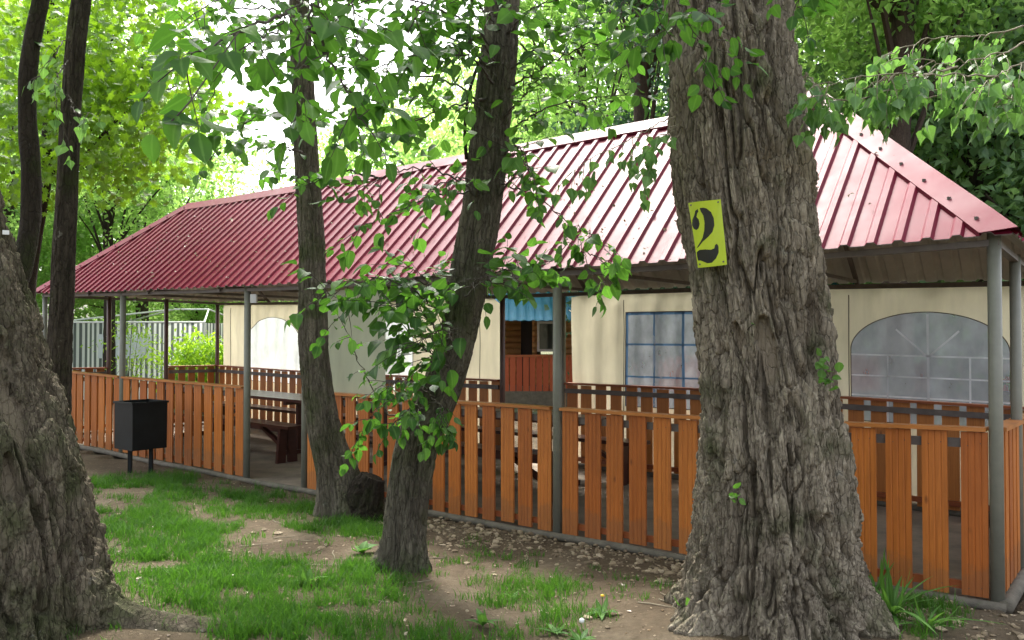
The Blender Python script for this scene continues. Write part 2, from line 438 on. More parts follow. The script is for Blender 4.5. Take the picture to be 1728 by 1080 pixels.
# ------------------------------------------------------------------ ground
def bump_h(x, y):
    return .05*(fbm(x*.35+9, y*.35+3)-.5) + .02*(fbm(x*2.1, y*2.1)-.5)
TREE_MOUNDS = [(1.5, 4.7, .9, .09), (-2.75, 4.4, 1.1, .12), (-1.55, 7.6, .5, .03), (-.76, 5.76, .45, .03)]
def ground_z(x, y):
    x = np.asarray(x, float); y = np.asarray(y, float)
    s, t = to_st(x, y)
    near = np.interp(s, NEAR_S, NEAR_Z)
    w = np.exp(-np.maximum(0, np.abs(t-1.5)-1.5)**2/3.0)
    z = near * w - .035 * w
    out = np.clip((np.maximum(0, -t) - .02)/.5, 0, 1)
    inside = (t > -.1) & (t < DEP+.1) & (s > -.1) & (s < LEN+.1)
    z = z + np.where(inside, -.06, bump_h(x, y)*np.maximum(.25, np.clip(np.abs(t)-.0, 0, 1)))
    for mx, my, r, h in TREE_MOUNDS: z = z + h*np.exp(-((x-mx)**2+(y-my)**2)/r**2)
    return z
def grass_mask(x, y):
    x = np.asarray(x, float); y = np.asarray(y, float)
    yy = np.maximum(y, .6)
    px = CX + F_PX*x/yy; py = HOR + F_PX*EYE/yy
    s, t = to_st(x, y)
    def el(cx, cy, rx, ry, p=1.0): return p*np.clip(1.35 - ((px-cx)/rx)**2 - ((py-cy)/ry)**2, 0, 1)
    g = np.zeros_like(px)
    for e in [(300, 825, 190, 30, .9), (420, 975, 260, 40, 1.0), (230, 900, 130, 60, 1.0), (330, 885, 80, 40, .9), (570, 882, 90, 30, .9), (440, 845, 110, 24, .7), (480, 1045, 260, 40, .75),
              (700, 1050, 190, 45, .5), (850, 1040, 170, 40, .45), (910, 985, 100, 30, .35), (620, 990, 110, 40, .55), (1540, 1010, 90, 70, .75), (120, 1000, 130, 40, .3)]:
        g = np.maximum(g, el(*e))
    g = g - el(510, 905, 120, 20, .8) - el(440, 1008, 40, 10, .5)
    n = fbm(x*2.3+4, y*2.3+8); g = np.clip(g*1.4, 0, 1) * np.clip((n-.36)*5.5, 0, 1.1) * np.clip((fbm(x*7+2, y*7+5)-.30)*4, .15, 1)
    far = np.clip((np.abs(t-1.5)-4)/4, 0, 1) * (t > 3) * np.clip((fbm(x*.3, y*.3)-.35)*5, 0, 1)
    near_back = (y < 3.6) * np.clip((fbm(x*.8, y*.8)-.35)*3, 0, 1) * .7
    g = np.maximum(np.maximum(g, far*.9), near_back)
    g = np.where((t > -.25) & (t < 4.0), 0, g)
    return np.clip(g, 0, 1)

def axis(a, b, segs):
    out = []
    for lo, hi, st in segs: out.append(np.arange(lo, hi, st))
    return np.unique(np.concatenate(out + [[b]]))
gx = axis(-400, 400, [(-400, -60, 40), (-60, -14, 3), (-14, -6, .35), (-6, 5, .07), (5, 14, .5), (14, 60, 4), (60, 400, 40)])
gy = axis(-60, 600, [(-60, -4, 6), (-4, 2.5, .5), (2.5, 11, .07), (11, 18, .35), (18, 60, 3), (60, 600, 60)])
GX, GY = np.meshgrid(gx, gy)
GZ = ground_z(GX, GY); GV = np.stack([GX, GY, GZ], -1).reshape(-1, 3)
nx = len(gx); ny = len(gy)
ii = (np.arange(ny-1)[:, None]*nx + np.arange(nx-1)[None]).ravel()
GF = np.stack([ii, ii+1, ii+nx+1, ii+nx], 1)
g_o = make_mesh("ground", GV, GF, M['ground'], None, True, attrs={"grassy": grass_mask(GX, GY).ravel()})
tag(g_o, kind="structure")

# pavilion floor: one sheet a little above the earth
ss = np.linspace(.02, LEN-.02, 40); tt = np.linspace(.0, DEP, 10)
S_, T_ = np.meshgrid(ss, tt); FV = P(S_, T_, -.03 + 0*S_).reshape(-1, 3)
ii = (np.arange(9)[:, None]*40 + np.arange(39)[None]).ravel()
tag(make_mesh("floor", FV, np.stack([ii, ii+1, ii+41, ii+40], 1), M['floor'], None, True), kind="structure")
kb = MB()
for a, b_ in ((-.05, LEN+.05),):
    e = np.linspace(a, b_, 26); kb.tube([P(s, -.04, -.036 + .006*math.sin(s*3.1)) for s in e], .034, 10)
    kb.tube([P(s, DEP+.045, -.01) for s in e], .045, 8)
for sE in (-.045, LEN+.045): kb.tube([P(sE, t_, -.03) for t_ in np.linspace(-.045, DEP+.045, 6)], .045, 8)
tag(kb.build("kerb", M['concrete'], None, True), kind="structure")

# ------------------------------------------------------------------ pavilion: posts, frame, roof
pav = empty("pavilion", P(LEN/2, 1.5, 0), "long open pavilion with a red corrugated hip roof on steel posts", "pavilion")
NEAR_POSTS = [0, 3.22, 6.53, 7.58, 10.43, LEN]
FAR_POSTS = [0, 2.6, 5.18, 6.16, 9.5, LEN]
def post(s, t, mat, r=.039, z1=2.14):
    mb = MB(); b_ = P(s, t, -.06); top = P(s, t, z1)
    mb.tube([b_, b_*.5+top*.5, top], r, 16)
    o = mb.build("post", M[mat], pav, True); return o
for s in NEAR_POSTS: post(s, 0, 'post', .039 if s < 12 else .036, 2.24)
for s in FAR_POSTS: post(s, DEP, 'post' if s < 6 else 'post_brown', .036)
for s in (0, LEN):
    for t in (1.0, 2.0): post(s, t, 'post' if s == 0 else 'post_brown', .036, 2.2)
OV = .12; EZ = 2.2; RZ = 3.63; HW = DEP/2
def RZf(s): return 3.76 - .13*np.clip(np.asarray(s, float)/LEN, 0, 1)
def slope_pt(s, t, lift=0.0):
    "height of the front/back planes at t"
    d = np.where(np.asarray(t) <= HW, np.asarray(t)+OV, DEP+OV-np.asarray(t))
    return EZ + (RZ-EZ)*d/(HW+OV) + lift
PR = [(0, 0), (.088, 0), (.106, .022), (.148, .022), (.166, 0)]; PITCH = .166
def profile(a, b_):
    xs = []; hs = []; k = 0
    while True:
        for dx, h in PR[:4]:
            x = a + k*PITCH + dx
            if x > b_: break
            xs.append(x); hs.append(h)
        k += 1
        if a + k*PITCH > b_: break
    xs.append(b_); hs.append(0)
    return np.array(xs), np.array(hs)
def roof_side(kind):
    rows = 9
    if kind in ('front', 'back'):
        A0, A1 = -OV, LEN+OV
    else: A0, A1 = -OV, DEP+OV
    xs, hs = profile(A0+.012, A1-.012)
    wmax = np.minimum(1, np.minimum((xs-A0), (A1-xs))/(HW+OV))
    w = np.linspace(0, 1, rows)
    V = []; V2 = []
    for r_ in w:
        ww = r_*wmax; run = ww*(HW+OV); z = EZ + (RZf(xs if kind in ('front', 'back') else (run-OV if kind == 'end0' else LEN+OV-run))-EZ)*ww
        wob = .006*(fbm(xs*1.3+5, ww*3+2)-.5)
        for lst, up in ((V, hs+wob), (V2, hs+wob-.006)):
            if kind == 'front': p = P(xs, -OV+run - up*.5, z+up*.8)
            elif kind == 'back': p = P(xs, DEP+OV-run + up*.5, z+up*.8)
            elif kind == 'end0': p = P(-OV+run-up*.5, xs, z+up*.8)
            else: p = P(LEN+OV-run+up*.5, xs, z+up*.8)
            lst.append(p)
    n = len(xs); V = np.concatenate(V+V2)
    i0 = (np.arange(rows-1)[:, None]*n + np.arange(n-1)[None]).ravel()
    F1 = np.stack([i0, i0+1, i0+n+1, i0+n], 1); F2 = F1[:, ::-1] + rows*n
    if kind in ('front', 'end1'): F1 = F1[:, ::-1]; F2 = F2[:, ::-1]
    mi = np.concatenate([np.zeros(len(F1)), np.ones(len(F2))])
    o = make_mesh("roof_slope", V, np.concatenate([F1, F2]), [M['roof'], M['roof_under']], pav, False, mi)
    return o
for k in ('front', 'back', 'end0', 'end1'): roof_side(k)
def cap_strip(name, a, b_, d1, d2, wid, n=14, lift=.032):
    "folded flashing along a-b; d1,d2 = unit directions down both slopes in (s,t)"
    V = []; e = np.linspace(0, 1, n)
    for k in e:
        s = a[0]+(b_[0]-a[0])*k; t = a[1]+(b_[1]-a[1])*k; z = a[2]+(b_[2]-a[2])*k
        sl_ = (RZ-EZ)/(HW+OV)
        for (d, ww) in ((d1, wid), (d1, wid), (None, 0), (d2, wid), (d2, wid)):
            if d is None: V.append(P(s, t, z+lift+.012)); continue
            drop = .018 if len(V) % 5 in (0, 4) else 0
            V.append(P(s+d[0]*ww, t+d[1]*ww, z - sl_*ww + lift - drop))
    V = np.array(V); F = []
    for i in range(n-1):
        for j in range(4): F.append((i*5+j, i*5+j+1, (i+1)*5+j+1, (i+1)*5+j))
    V2 = V - np.array([0, 0, .004]); m0 = len(V)
    F2 = [tuple(m0+x for x in f[::-1]) for f in F]
    o = make_mesh(name, np.concatenate([V, V2]), F+F2, M['roof'], pav, False); return o
pk0 = (HW, HW, float(RZf(HW))); pk1 = (LEN-HW, HW, float(RZf(LEN-HW)))
cap_strip("ridge_cap", pk0, pk1, (0, -1), (0, 1), .13, 30)
for c, pk, d1, d2 in (((-OV-.02, -OV-.02, EZ-.015), pk0, (0, 0), (0, 0)), ((-OV-.02, DEP+OV+.02, EZ-.015), pk0, (0, 0), (0, 0)),
                  ((LEN+OV+.02, -OV-.02, EZ-.015), pk1, (0, 0), (0, 0)), ((LEN+OV+.02, DEP+OV+.02, EZ-.015), pk1, (0, 0), (0, 0))):
    sg = 1 if pk is pk0 else -1; tg = 1 if c[1] < 1 else -1
    # widths measured across the hip on each plane: along the eave directions
    n = 12; V = []
    for k in np.linspace(0, 1, n):
        s = c[0]+(pk[0]-c[0])*k; t = c[1]+(pk[1]-c[1])*k; z = c[2]+(pk[2]-c[2])*k
        wv = .20; we = min(.20, abs(pk[1]-t)+.012)
        V += [P(s+sg*wv, t-0*tg, z+.014), P(s+sg*wv, t, z+.034), P(s, t, z+.052), P(s, t+tg*we, z+.034), P(s, t+tg*we, z+.014)]
    # keep the flashing on the slopes: moving along the eave keeps the height of that plane
    V = np.array(V); F = []
    for i in range(n-1):
        for j in range(4): F.append((i*5+j, i*5+j+1, (i+1)*5+j+1, (i+1)*5+j))
    V2 = V - np.array([0, 0, .004]); m0 = len(V); F = F+[tuple(m0+x for x in f[::-1]) for f in F]; V = np.concatenate([V, V2]); mi = [0]*len(F)
    for k in np.arange(.06, .95, .11):
        s = c[0]+(pk[0]-c[0])*k; t = c[1]+(pk[1]-c[1])*k; z = c[2]+(pk[2]-c[2])*k; b0 = P(s+sg*.13, t, z+.045); n0 = len(V)
        V = np.vstack([V, [b0+np.array([.012*math.cos(q), .012*math.sin(q), h]) for h in (-.02, .006) for q in np.linspace(0, 6.283, 8, endpoint=False)]])
        F += [tuple(n0+8+j for j in range(8))] + [(n0+j, n0+(j+1) % 8, n0+8+(j+1) % 8, n0+8+j) for j in range(8)]; mi += [1]*9
    make_mesh("hip_cap", V, F, [M['roof'], M['steel']], pav, False, mi)
# eave beams, purlins, rafters
def beam(s0, s1, t0, t1, z0, z1, name="beam", n=16):
    mb = MB(); prun(mb, s0, s1, t0, t1, z0, z1, n); return mb.build(name, M['steel'], pav)
beam(-.03, LEN+.03, -.03, .03, 2.145, 2.185); beam(-.03, LEN+.03, DEP-.03, DEP+.03, 2.135, 2.18)
for s in (0, LEN): beam(s-.025, s+.025, .035, DEP-.035, 2.147, 2.187, n=2)
for t_, in ((.45,), (.95,), (DEP-.95,), (DEP-.45,)):
    z = float(slope_pt(0, t_)); d = min(t_, DEP-t_)
    beam(d+.02, LEN-d-.02, t_-.02, t_+.02, z-.065, z-.028, "purlin")
for s in np.arange(1.6, LEN-1.4, 1.62):
    for sg in (0, 1):
        mb = MB(); t0, t1 = (-.06, HW) if sg == 0 else (DEP+.06, HW)
        z0 = float(slope_pt(s, t0)); z1 = RZ
        mb.hexa([P(s-.02, t0, z0-.11), P(s+.02, t0, z0-.11), P(s+.02, t1, z1-.11), P(s-.02, t1, z1-.11),
                 P(s-.02, t0, z0-.068), P(s+.02, t0, z0-.068), P(s+.02, t1, z1-.068), P(s-.02, t1, z1-.068)])
        mb.build("rafter", M['steel'], pav)
    mb = MB(); pbox(mb, s-.018, s+.018, .05, DEP-.05, 2.19, 2.225); mb.build("tie_beam", M['steel'], pav)
mb = MB(); mb.box(P(7.46, .0, 2.06), (.07, .05, .1)); mb.build("junction_box", M['galv'], pav)
# curtain wire
mb = MB(); mb.tube([P(s, DEP+.075, 2.155 + .012*math.sin(s*7)) for s in np.linspace(.05, LEN-.05, 60)], .004, 5); mb.build("curtain_wire", M['galv'], pav)

# ------------------------------------------------------------------ picket fences
def picket_profile(w, th=.02):
    g = .0035; pts = [(0, 0)]
    for k in (1, 2, 3):
        c = w*k/4; pts += [(c-.006, 0), (c-.002, g), (c+.002, g), (c+.006, 0)]
    pts += [(w, 0), (w, th), (0, th)]
    return pts
def fence_panel(kind, a, b_, label, z_top=1.04, z_bot=.0, m='picket', inner=False, cat="fence panel", group="fence panels around the pavilion"):
    """kind: near / far (along s) or end0 / end1 (along t)"""
    def Q(l, d, z):
        if kind == 'near': return P(l, -.02+d, z)
        if kind == 'far': return P(l, DEP+.02-d, z)
        if kind == 'end0': return P(-.02+d, l, z)
        return P(LEN+.02-d, l, z)
    root = empty("fence_panel", Q((a+b_)/2, 0, 0), label, cat, group)
    def qbox(mb, l0, l1, d0, d1, z0, z1, n=3):
        e = np.linspace(l0, l1, n+1); V = []; F = []
        for l in e: V += [Q(l, d0, z0), Q(l, d1, z0), Q(l, d1, z1), Q(l, d0, z1)]
        for i in range(n):
            for j in range(4):
                k = (j+1) % 4; F.append((i*4+j, i*4+k, (i+1)*4+k, (i+1)*4+j))
        F += [(3, 2, 1, 0), tuple(n*4+j for j in range(4))]
        mb.add(V, F)
    g = .05 if kind in ('near', 'far') else .05
    A, B = a+g, b_-g
    n = max(2, int(round((B-A+.05)/.208))); pitch = (B-A+.05)/n; w = pitch-.064
    mb = MB(); nails = []
    for i in range(n):
        l0 = A+i*pitch + random.uniform(-.006, .006); zt = z_top-.03+random.uniform(-.004, .004); zb = z_bot+random.uniform(-.012, .012)
        lean = random.uniform(-.004, .004); pr = picket_profile(w*random.uniform(.97, 1.02)); k = len(pr)
        V = [Q(l0+x, y, zb) for x, y in pr] + [Q(l0+x+lean, y, zt) for x, y in pr]
        F = [tuple(range(k))[::-1], tuple(range(k, 2*k))] + [(j, (j+1) % k, k+(j+1) % k, k+j) for j in range(k)]
        mb.add(V, F)
        for zz in (z_top-.10, z_top-.115, z_bot+.06, z_bot+.05):
            q = l0 + w*(.25 if zz in (z_top-.10, z_bot+.06) else .72)
            V = [Q(q+.0035*math.cos(a_), -.0015, zz+.0035*math.sin(a_)) for a_ in np.linspace(0, 6.283, 6, endpoint=False)]; nails.append(V)
    nb0 = sum(len(f) > 0 for f in mb.f)
    for V in nails: mb.add(V, [tuple(range(6)), tuple(range(5, -1, -1))])
    mb.build("picket_board", [M[m], M['steel']], root, False, [0]*nb0 + [1]*(len(mb.f)-nb0))
    mb = MB(); qbox(mb, A-.0, B+.0, -.03, .075, z_top-.024, z_top); mb.build("top_rail", M['rail' if inner else 'cap'], root)
    mb = MB(); qbox(mb, A, B, .024, .058, z_top-.13, z_top-.075); mb.build("cross_rail", M['steel'], root)
    mb = MB(); qbox(mb, A, B, .024, .058, z_bot+.035, z_bot+.085); mb.build("cross_rail", M['rail'], root)
    return root
fence_panel('near', 0, 3.22, "orange picket fence panel running behind the trunk with the number sign")
fence_panel('near', 3.22, 6.53, "orange picket fence panel behind the leafy leaning trunk")
fence_panel('near', 7.58, 10.43, "orange picket fence panel behind the black litter bin")
fence_panel('near', 10.43, LEN, "orange picket fence panel beside the mossy leaning trunk")
fence_panel('far', 0, 2.6, "brown picket fence panel under the arched window of grey film", 1.04, .03, 'picket_in', True)
fence_panel('far', 2.6, 5.18, "brown picket fence panel under the blue gridded window", 1.04, .03, 'picket_in', True)
fence_panel('far', 6.16, 9.5, "brown picket fence panel under the cream curtain with white window grid", 1.04, .03, 'picket_in', True)
fence_panel('far', 9.5, LEN, "brown picket fence panel under the glowing white arched window", 1.04, .03, 'picket_in', True)
fence_panel('end0', 0, 1.0, "orange picket fence panel turning the pavilion's near corner beside the thick grey post")
fence_panel('end0', 1.0, 2.0, "middle orange picket fence panel of the pavilion's short end")
fence_panel('end0', 2.0, 3.0, "rearmost orange picket fence panel of the pavilion's short end")
fence_panel('end1', 0, 1.0, "red-brown fence panel in front of the striped tent's left half", 1.04, .03, 'picket_in', True)
fence_panel('end1', 2.0, 3.0, "red-brown fence panel in front of the yellow-green bush", 1.04, .03, 'picket_in', True)

# ------------------------------------------------------------------ curtains
def curtain(label, s0, s1, t, z0, z1, mat, win=None, film=None, seed=0, amp=.025, grid_mat=None, bars=(), seams=(), group="tarpaulin curtains hung round the pavilion"):
    root = empty("curtain", P((s0+s1)/2, t, z0), label, "curtain", group)
    def surf(s, z, off=0.0):
        s = np.asarray(s, float); z = np.asarray(z, float)
        f = (fbm(s*3.2+seed, z*.6+seed*.7)-.5)*2*amp + amp*.5*np.sin(s*23+seed+z*.6)*vnoise(s*1.5+seed, z*1.0) + .5*amp*(fbm(s*2+z*2.6+seed, s-z*1.4)-.5)
        k = np.clip((z1-z)/.12, 0, 1)
        tt = t + f*(.35+.65*k) + off
        zz = z - .012*np.sin((s-s0)*math.pi/0.32)**2*np.clip(1-(z1-z)/.2, 0, 1)
        return P(s, tt, zz)
    if win is None:
        a, b_ = 50, 36
        S, Zz = np.meshgrid(np.linspace(s0, s1, a), np.linspace(z0, z1, b_))
        V = surf(S, Zz).reshape(-1, 3); i0 = (np.arange(b_-1)[:, None]*a + np.arange(a-1)[None]).ravel()
        make_mesh("cloth", V, np.stack([i0, i0+1, i0+a+1, i0+a], 1), M[mat], root, True)
    else:
        ws0, ws1, wz0, wz1, spring = win      # spring=None: rectangle
        cs, cz = (ws0+ws1)/2, (wz0+wz1)/2 if spring is None else (wz0+spring)/2
        out = []
        if spring is None:
            nside = 24
            e = np.linspace(0, 1, nside, endpoint=False)
            out += [(ws0+(ws1-ws0)*k, wz0) for k in e] + [(ws1, wz0+(wz1-wz0)*k) for k in e] + [(ws1-(ws1-ws0)*k, wz1) for k in e] + [(ws0, wz1-(wz1-wz0)*k) for k in e]
        else:
            e = np.linspace(0, 1, 24, endpoint=False)
            out += [(ws0+(ws1-ws0)*k, wz0) for k in e] + [(ws1, wz0+(spring-wz0)*k) for k in e[:16]*1.5]
            out += [(cs+(ws1-ws0)/2*math.cos(q), spring+(wz1-spring)*math.sin(q)) for q in np.linspace(0, math.pi, 48, endpoint=False)]
            out += [(ws0, spring-(spring-wz0)*k) for k in e[:16]*1.5]
        out = np.array(out); n = len(out)
        d = out - np.array([cs, cz])
        k = np.full(n, 1e9)
        with np.errstate(divide='ignore', invalid='ignore'):
            for lim, ax, sg in ((s1, 0, 1), (s0, 0, -1), (z1, 1, 1), (z0, 1, -1)):
                q = (lim-(cs, cz)[ax])/d[:, ax]; k = np.where((d[:, ax]*sg > 1e-6) & (q < k), q, k)
        edge = np.array([cs, cz]) + d*np.maximum(k, 1.0)[:, None]
        rings = 14; V = []
        for r_ in np.linspace(0, 1, rings):
            p = out*(1-r_) + edge*r_; V.append(surf(p[:, 0], p[:, 1]))
        F = []
        for i in range(rings-1):
            for j in range(n):
                kk = (j+1) % n; F.append((i*n+j, i*n+kk, (i+1)*n+kk, (i+1)*n+j))
        make_mesh("cloth", np.concatenate(V), F, M[mat], root, True)
        V = [surf(cs, cz)[None]]; F = []; rr = 12
        for r_ in np.linspace(0, 1, rr)[1:]:
            p = np.array([cs, cz])*(1-r_) + out*r_; V.append(surf(p[:, 0], p[:, 1], .001))
        for j in range(n): F.append((0, 1+j, 1+(j+1) % n))
        for i in range(rr-2):
            for j in range(n):
                kk = (j+1) % n; F.append((1+i*n+j, 1+(i+1)*n+j, 1+(i+1)*n+kk, 1+i*n+kk))
        make_mesh("window_film", np.concatenate(V), F, M[film], root, True)
        if grid_mat:
            gm = MB()
            for (a0, b0, a1, b1, wd) in bars:
                e = np.linspace(0, 1, 24); dx, dz = a1-a0, b1-b0; L_ = math.hypot(dx, dz); nxx, nz = -dz/L_*wd/2, dx/L_*wd/2
                V = []; 
                for q in e:
                    for sg in (-1, 1): V.append(surf(a0+dx*q+sg*nxx, b0+dz*q+sg*nz, -.004))
                gm.add(V, [(2*i, 2*i+1, 2*i+3, 2*i+2) for i in range(23)])
            gm.build("window_grid", M[grid_mat], root)
        seams = list(seams) + [out]
    for ln in seams:
        sm = MB()
        ln = np.asarray(ln, float)
        if len(ln) == 2: ln = ln[0] + (ln[1]-ln[0])*np.linspace(0, 1, 30)[:, None]
        else: ln = np.vstack([ln, ln[:1]])
        sm.tube(surf(ln[:, 0], ln[:, 1], -.003), .005, 5, False)
        sm.build("piping", M['piping'], root)
    return root
T_F = DEP+.085
cz = 1.46
curtain("cream curtain with a wide arched window of grey film", .04, 2.52, T_F, .10, 2.15, 'cream', (.27, 1.68, .80, 1.9, 1.52), 'film', 1, .022, 'white_tape',
        [(.27, 1.47, 1.68, 1.47, .016), (.27, 1.26, 1.68, 1.26, .015), (.27, 1.06, 1.68, 1.06, .016), (.96, .80, .96, 1.88, .021), (1.33, .80, 1.33, 1.47, .015), (.60, .80, .60, 1.47, .017), (.97, 1.47, 1.25, 1.73, .018), (.95, 1.47, .69, 1.72, .018)],
        seams=[((1.70, .12), (1.70, 2.08)), ((2.5, .12), (2.5, 2.08))])
curtain("cream curtain with a blue gridded rectangular window of clear film", 2.56, 5.1, T_F, .10, 2.15, 'cream', (2.82, 4.32, .78, 1.92, None), 'film', 4, .045, 'blue_tape',
        [(2.82, 1.53, 4.32, 1.53, .024), (2.82, 1.14, 4.32, 1.14, .022), (3.94, .78, 3.94, 1.92, .024), (3.55, .78, 3.55, 1.92, .032), (3.17, .78, 3.17, 1.92, .026), (2.83, 1.9, 4.32, 1.9, .03), (4.305, .78, 4.305, 1.92, .03)],
        seams=[((4.34, .12), (4.34, 2.08))])
curtain("cream curtain with a white gridded window partly behind leaves", 6.22, 9.44, T_F, .10, 2.15, 'cream', (7.9, 9.0, .8, 1.85, None), 'film_white', 8, .03, 'white_tape',
        [(7.9, 1.48, 9.0, 1.48, .04), (7.9, 1.2, 9.0, 1.2, .04), (8.2, 1.02, 8.2, 1.85, .035), (8.6, 1.02, 8.6, 1.85, .035)], seams=[((6.62, .12), (6.62, 2.08))])
curtain("bright cream curtain with a glowing white arched window", 9.56, 12.74, T_F, .10, 2.15, 'cream', (10.5, 12.03, .8, 1.92, 1.42), 'film_white', 12, .02, None, seams=[((12.5, .12), (12.5, 2.09))])
curtain("plain curtain on the front side beside the entrance, coloured with its green shade", 5.34, 6.5, .05, .99, 2.12, 'shaded_cloth', None, None, 15, .02)

# ------------------------------------------------------------------ tables and benches
ANG = math.atan2(U[1], U[0])
def table(s0, s1, tc, label):
    root = empty("picnic_table", P((s0+s1)/2, tc, 0), label, "table", "dark tables in the pavilion")
    for i in range(1):
        mb = MB()
        for k in range(4):
            t0 = tc-.36+k*.182; pbox(mb, s0, s1, t0, t0+.174, .71, .75)
        mb.build("tabletop", M['table'], root)
    for s in (s0+.45, s1-.45):
        mb = MB(); pbox(mb, s-.025, s+.025, tc-.12, tc+.12, 0.0, .66); pbox(mb, s-.03, s+.03, tc-.33, tc+.33, .662, .708); pbox(mb, s-.04, s+.04, tc-.3, tc+.3, -.028, .03)
        mb.build("leg", M['table'], root)
    mb = MB(); pbox(mb, s0+.48, s1-.48, tc-.02, tc+.02, .22, .31); mb.build("stretcher", M['table'], root)
    return root
def bench(s0, s1, tc, label):
    root = empty("bench", P((s0+s1)/2, tc, 0), label, "bench", "dark benches in the pavilion")
    mb = MB()
    for k in range(2): pbox(mb, s0, s1, tc-.15+k*.153, tc-.15+k*.153+.147, .42, .46)
    mb.build("seat", M['table'], root)
    for s in (s0+.22, s1-.22):
        mb = MB()      # splayed panel with a notch
        mb.hexa([P(s-.025, tc-.16, -.03), P(s+.025, tc-.16, -.03), P(s+.025, tc-.03, -.03), P(s-.025, tc-.03, -.03), P(s-.025, tc-.12, .418), P(s+.025, tc-.12, .418), P(s+.025, tc-.002, .418), P(s-.025, tc-.002, .418)])
        mb.hexa([P(s-.025, tc+.03, -.03), P(s+.025, tc+.03, -.03), P(s+.025, tc+.16, -.03), P(s-.025, tc+.16, -.03), P(s-.025, tc+.002, .418), P(s+.025, tc+.002, .418), P(s+.025, tc+.12, .418), P(s-.025, tc+.12, .418)])
        mb.build("leg", M['table'], root)
    for s, d in ((s0+.25, .5), (s1-.25, -.5)):
        mb = MB(); mb.hexa([P(s, tc-.03, .12), P(s, tc+.03, .12), P(s+d, tc+.03, .38), P(s+d, tc-.03, .38), P(s, tc-.03, .18), P(s, tc+.03, .18), P(s+d, tc+.03, .44-.022), P(s+d, tc-.03, .44-.022)])
        mb.build("brace", M['table'], root)
    return root
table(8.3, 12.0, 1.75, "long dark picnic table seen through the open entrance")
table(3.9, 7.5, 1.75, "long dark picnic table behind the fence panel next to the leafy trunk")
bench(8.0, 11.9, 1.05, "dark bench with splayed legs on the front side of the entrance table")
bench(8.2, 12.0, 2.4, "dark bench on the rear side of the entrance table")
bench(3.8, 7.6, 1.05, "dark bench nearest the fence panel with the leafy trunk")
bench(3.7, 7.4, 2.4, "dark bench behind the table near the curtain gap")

# ------------------------------------------------------------------ litter bin
bp = np.array([(239-CX)/F_PX*9.95, 9.95, 0]); bp[2] = float(ground_z(bp[0], bp[1]))
bin_ = empty("litter_bin", bp, "black metal litter bin on two legs in front of the fence", "litter bin")
br = math.radians(-38); w2 = .215
def binloc(x, y, z):
    return bp + np.array([x*math.cos(br)-y*math.sin(br), x*math.sin(br)+y*math.cos(br), z])
mb = MB(); z0, z1 = .30, .85; k = .02
for (xa, xb, ya, yb) in ((-w2, w2, -w2, -w2+.008), (-w2, w2, w2-.008, w2), (-w2, -w2+.008, -w2+.008, w2-.008), (w2-.008, w2, -w2+.008, w2-.008)):
    mb.hexa([binloc(xa*.985, ya*.985, z0), binloc(xb*.985, ya*.985, z0), binloc(xb*.985, yb*.985, z0), binloc(xa*.985, yb*.985, z0), binloc(xa, ya, z1), binloc(xb, ya, z1), binloc(xb, yb, z1), binloc(xa, yb, z1)])
mb.hexa([binloc(x*.96, y*.96, z) for z in (z0+.002, z0+.012) for x, y in ((-w2, -w2), (w2, -w2), (w2, w2), (-w2, w2))])
mb.build("bin_body", M['black'], bin_)
mb = MB()
for (xa, xb, ya, yb) in ((-w2-.012, w2+.012, -w2-.012, -w2+.002), (-w2-.012, w2+.012, w2-.002, w2+.012), (-w2-.012, -w2+.002, -w2+.002, w2-.002), (w2-.002, w2+.012, -w2+.002, w2-.002)):
    mb.hexa([binloc(xa, ya, z1-.012), binloc(xb, ya, z1-.012), binloc(xb, yb, z1-.012), binloc(xa, yb, z1-.012), binloc(xa, ya, z1+.012), binloc(xb, ya, z1+.012), binloc(xb, yb, z1+.012), binloc(xa, yb, z1+.012)])
mb.build("rim", M['black'], bin_)
for dx in (-.125, .125):
    mb = MB(); c = bp + np.array([dx, 0, .13]); mb.box(c, (.045, .03, .40)); mb.build("leg", M['black'], bin_)

